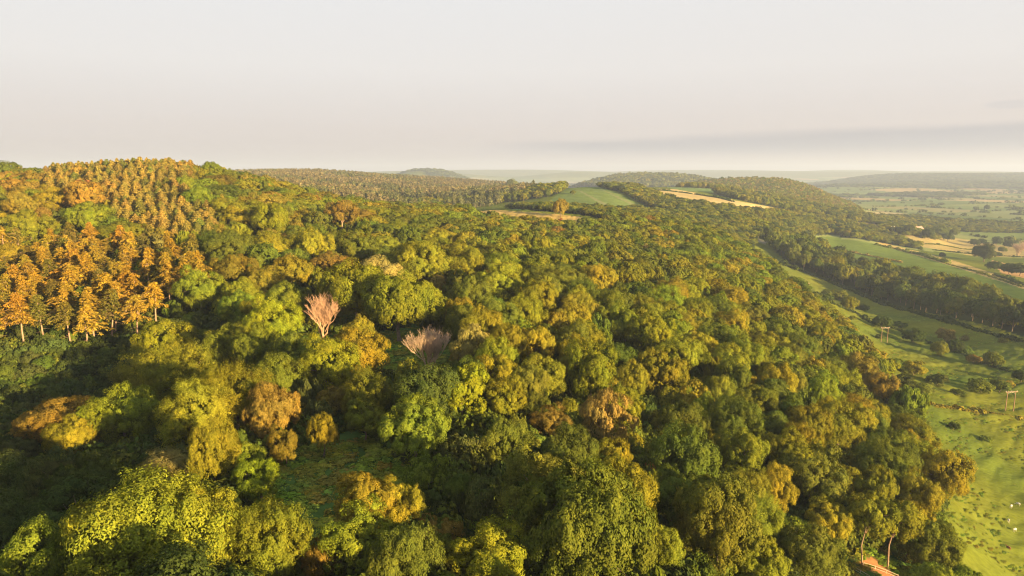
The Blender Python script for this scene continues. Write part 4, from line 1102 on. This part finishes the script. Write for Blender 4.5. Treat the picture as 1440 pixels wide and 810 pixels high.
# ---------------------------------------------------------------- timber rails on the earth bank
def rails(a, b, label, post_first=True, d0=134):
    A = ray_ground(*a); B = ray_ground(*b); A = np.array(A[:3]); B = np.array(B[:3])
    e = empty('wooden_fence', tuple(A)); v = B - A; L = np.hypot(v[0], v[1]); n_ = 4
    for i in range(n_):
        p = v * i / (n_ - 1); x, y = A[0] + p[0], A[1] + p[1]; z = h1(x, y) - A[2]
        mb = MB(); mb.box((p[0], p[1], z + .45), (.1, .1, 1.5), math.atan2(v[1], v[0])); mesh_obj('post', mb.mesh('post', M_WOOD), e)
    for hh in (1.1, .6):
        mb = MB(); mb.tube([(v[0] * t, v[1] * t, h1(A[0] + v[0] * t, A[1] + v[1] * t) - A[2] + hh) for t in (0, .33, .67, 1)], [.05] * 4, 6); mesh_obj('rail', mb.mesh('rail', M_WOOD), e)
    tag(e, label, 'fence', 'timber rails at the foot of the long-stemmed trees')
rails((1214, 800), (1262, 818), 'long timber rail fence on bare earth under the leaning tree')
rails((1200, 806), (1228, 822), 'shorter timber rail fence in front of the longer one')

# ---------------------------------------------------------------- farmhouses
def house(px, py, w, dp, hw, hr_, rz, wall, label):
    x, y, z, t = ray_ground(px, py); e = empty('farmhouse', (x, y, z), rz)
    mb = MB(); mb.box((0, 0, hw / 2 - .5), (w, dp, hw + 1))
    for s in (-1, 1): mb.face([(s * w / 2, -dp / 2, hw), (s * w / 2, dp / 2, hw), (s * w / 2, 0, hw + hr_)])
    wl = mesh_obj('wall', mb.mesh('wall', wall), e)
    mb = MB(); o = .5
    for s in (-1, 1):
        a = [(-w / 2 - o, s * (dp / 2 + o), hw - o * hr_ / (dp / 2)), (w / 2 + o, s * (dp / 2 + o), hw - o * hr_ / (dp / 2)), (w / 2 + o, 0, hw + hr_), (-w / 2 - o, 0, hw + hr_)]
        mb.face(a); mb.face([(p[0], p[1], p[2] + .25) for p in a])
    rf = mesh_obj('roof', mb.mesh('roof', M_ROOF), e)
    for s in (-.7, .7):
        mb = MB(); mb.box((s * w / 2, 0, hw + hr_ + .4), (1.2, .8, 2.2)); mesh_obj('chimney', mb.mesh('chimney', wall), rf)
    for row_ in (1.6, hw - 1.4):
        for i in range(4):
            xx = -w / 2 + w * (i + .5) / 4
            if row_ < 2 and i == 1:
                mb = MB(); mb.box((xx, -dp / 2 - .03, 1.1), (1.1, .08, 2.2)); mesh_obj('door', mb.mesh('door', M_TRIM), e); continue
            mb = MB(); mb.box((xx, -dp / 2 - .02, row_), (1.3, .07, 1.5)); wn_ = mesh_obj('window', mb.mesh('window', M_TRIM), e)
            mb = MB(); mb.box((xx, -dp / 2 - .06, row_), (1.05, .06, 1.25)); mesh_obj('pane', mb.mesh('pane', M_GLASS), wn_)
    tag(e, label, 'farmhouse')
house(1291, 327, 17, 10, 7.5, 4.5, .35, M_BRICK, 'pinkish brick farmhouse with pitched roof among the valley trees')
house(1255, 324, 7, 6, 4, 2.5, -.3, M_RENDERED, 'small white cottage half hidden by trees near the brick farmhouse')

# ---------------------------------------------------------------- haze
def haze():
    mb = MB(); mb.box((0, 0, -20), (39000, 39000, 440)); 
    me = mb.mesh('haze', None) if False else new_mesh('haze', np.array(mb.v), mb.f, HM)
    tag(mesh_obj('haze', me), 'pale even haze over the valley and hills', None, None, 'stuff')
HM = D.materials.new('haze'); HM.use_nodes = True; nt = HM.node_tree; nt.nodes.clear()
o_ = nt.nodes.new('ShaderNodeOutputMaterial'); pv = nt.nodes.new('ShaderNodeVolumePrincipled')
pv.inputs['Color'].default_value = (.56, .65, .88, 1); pv.inputs['Density'].default_value = 1.1e-4; pv.inputs['Anisotropy'].default_value = .1
nt.links.new(pv.outputs[0], o_.inputs['Volume'])
haze()

# ---------------------------------------------------------------- sky
world = D.worlds.new('World'); scene.world = world; world.use_nodes = True; nt = world.node_tree; nt.nodes.clear()
wo = nt.nodes.new('ShaderNodeOutputWorld'); bg = nt.nodes.new('ShaderNodeBackground')
sky = nt.nodes.new('ShaderNodeTexSky'); sky.sky_type = 'NISHITA'; sky.sun_disc = False; sky.sun_elevation = SUN_EL
sky.sun_rotation = math.atan2(SUN_H[0], SUN_H[1]); sky.altitude = 100; sky.air_density = 1.0; sky.dust_density = 2.0
tc = nt.nodes.new('ShaderNodeTexCoord'); sx = nt.nodes.new('ShaderNodeSeparateXYZ'); nt.links.new(tc.outputs['Generated'], sx.inputs[0])
# thin high veil of cloud over the whole sky, creamier towards the horizon
veil = ramp(nt, math_node(nt, 'ABSOLUTE', sx.outputs['Z']), [(0.0, (5.6, 5.0, 5.0)), (.06, (6.8, 6.1, 5.9)), (.14, (7.9, 7.5, 7.25)), (.3, (8.0, 8.05, 8.1)), (1.0, (4.6, 5.6, 6.9))])
VEIL_NODE = veil.node
for el in VEIL_NODE.color_ramp.elements: el.color = tuple(c / 10 for c in el.color[:3]) + (1,)
vs = nt.nodes.new('ShaderNodeVectorMath'); vs.operation = 'SCALE'; nt.links.new(veil, vs.inputs[0]); vs.inputs['Scale'].default_value = 10.0
m1 = mixc(nt, .88, sky.outputs[0], vs.outputs[0])
# long low bank of grey stratus to the east, with ragged ends
az = math_node(nt, 'ARCTAN2', sx.outputs['X'], sx.outputs['Y'])
cv = nt.nodes.new('ShaderNodeCombineXYZ'); nt.links.new(math_node(nt, 'MULTIPLY', az, 2.2), cv.inputs[0]); nt.links.new(math_node(nt, 'MULTIPLY', sx.outputs['Z'], 26), cv.inputs[1])
cn = noise(nt, cv.outputs[0], 1.6, 6, .55)
top = math_node(nt, 'MULTIPLY_ADD', az, .026, .046)              # upper edge rises to the right
top = math_node(nt, 'ADD', top, math_node(nt, 'MULTIPLY_ADD', cn, .02, -.010))
low = math_node(nt, 'MULTIPLY_ADD', cn, .01, .014)
def sstep(v, a, b):
    mr = nt.nodes.new('ShaderNodeMapRange'); mr.interpolation_type = 'SMOOTHSTEP'; nt.links.new(v, mr.inputs[0])
    mr.inputs[1].default_value = a; mr.inputs[2].default_value = b; return mr.outputs[0]
f1 = sstep(math_node(nt, 'SUBTRACT', top, sx.outputs['Z']), -.002, .011)
f2 = sstep(math_node(nt, 'SUBTRACT', sx.outputs['Z'], low), -.004, .016)
f3 = sstep(az, -.1, .12)
fc_ = math_node(nt, 'MULTIPLY', math_node(nt, 'MULTIPLY', f1, f2), f3)
m2 = mixc(nt, math_node(nt, 'MULTIPLY', fc_, .95), m1, (4.2, 4.1, 4.35))
# faint streaks
cv2 = nt.nodes.new('ShaderNodeCombineXYZ'); nt.links.new(math_node(nt, 'MULTIPLY', az, 1.3), cv2.inputs[0]); nt.links.new(math_node(nt, 'MULTIPLY', sx.outputs['Z'], 40), cv2.inputs[1])
st = noise(nt, cv2.outputs[0], 1.3, 4, .5)
m3 = mixc(nt, math_node(nt, 'MULTIPLY', sstep(st, .45, .75), .12), m2, (7.2, 6.9, 6.8))
du = math_node(nt, 'MULTIPLY', math_node(nt, 'SUBTRACT', az, .616), 38); dw = math_node(nt, 'MULTIPLY', math_node(nt, 'SUBTRACT', sx.outputs['Z'], .0775), 190)
rr_ = math_node(nt, 'ADD', math_node(nt, 'MULTIPLY', du, du), math_node(nt, 'MULTIPLY', dw, dw))
rr_ = math_node(nt, 'ADD', rr_, math_node(nt, 'MULTIPLY_ADD', cn, 2.4, -1.2))
m3 = mixc(nt, math_node(nt, 'MULTIPLY', sstep(math_node(nt, 'SUBTRACT', 1.0, rr_), 0, .9), .7), m3, (5.6, 5.3, 5.3))
nt.links.new(m3, bg.inputs[0]); bg.inputs[1].default_value = .0268; nt.links.new(bg.outputs[0], wo.inputs[0])

sun = D.lights.new('sun', 'SUN'); sun.energy = 5.0; sun.angle = math.radians(.6); sun.color = (1, .74, .35)
so = D.objects.new('sun', sun); COL.objects.link(so)
dv = Vector((-SUN_H[0] * math.cos(SUN_EL), -SUN_H[1] * math.cos(SUN_EL), -math.sin(SUN_EL)))
so.rotation_euler = dv.to_track_quat('-Z', 'Y').to_euler(); so.location = (200, -200, 100)

# ---------------------------------------------------------------- camera and render
cam = D.cameras.new('camera'); cam.sensor_width = 36; cam.lens = 24; cam.clip_end = 60000; cam.clip_start = .5
co = D.objects.new('camera', cam); COL.objects.link(co); co.rotation_euler = (math.radians(90) - PITCH, 0, 0); scene.camera = co
vsn = scene.view_settings; vsn.view_transform = 'Standard'; vsn.look = 'None'; vsn.exposure = 2.08; vsn.gamma = 1; vsn.use_curve_mapping = False
cy = scene.cycles; cy.max_bounces = 4; cy.diffuse_bounces = 2; cy.glossy_bounces = 1; cy.transmission_bounces = 2; cy.volume_bounces = 0; cy.transparent_max_bounces = 4
cy.use_denoising = True; cy.denoising_prefilter = 'ACCURATE'; cy.filter_width = 1.15
try: cy.denoiser = 'OPENIMAGEDENOISE'
except Exception: pass
cy.caustics_reflective = False; cy.caustics_refractive = False
print('things', len(THINGS), 'mass', len(wp), len(cpz), 'under', len(up))
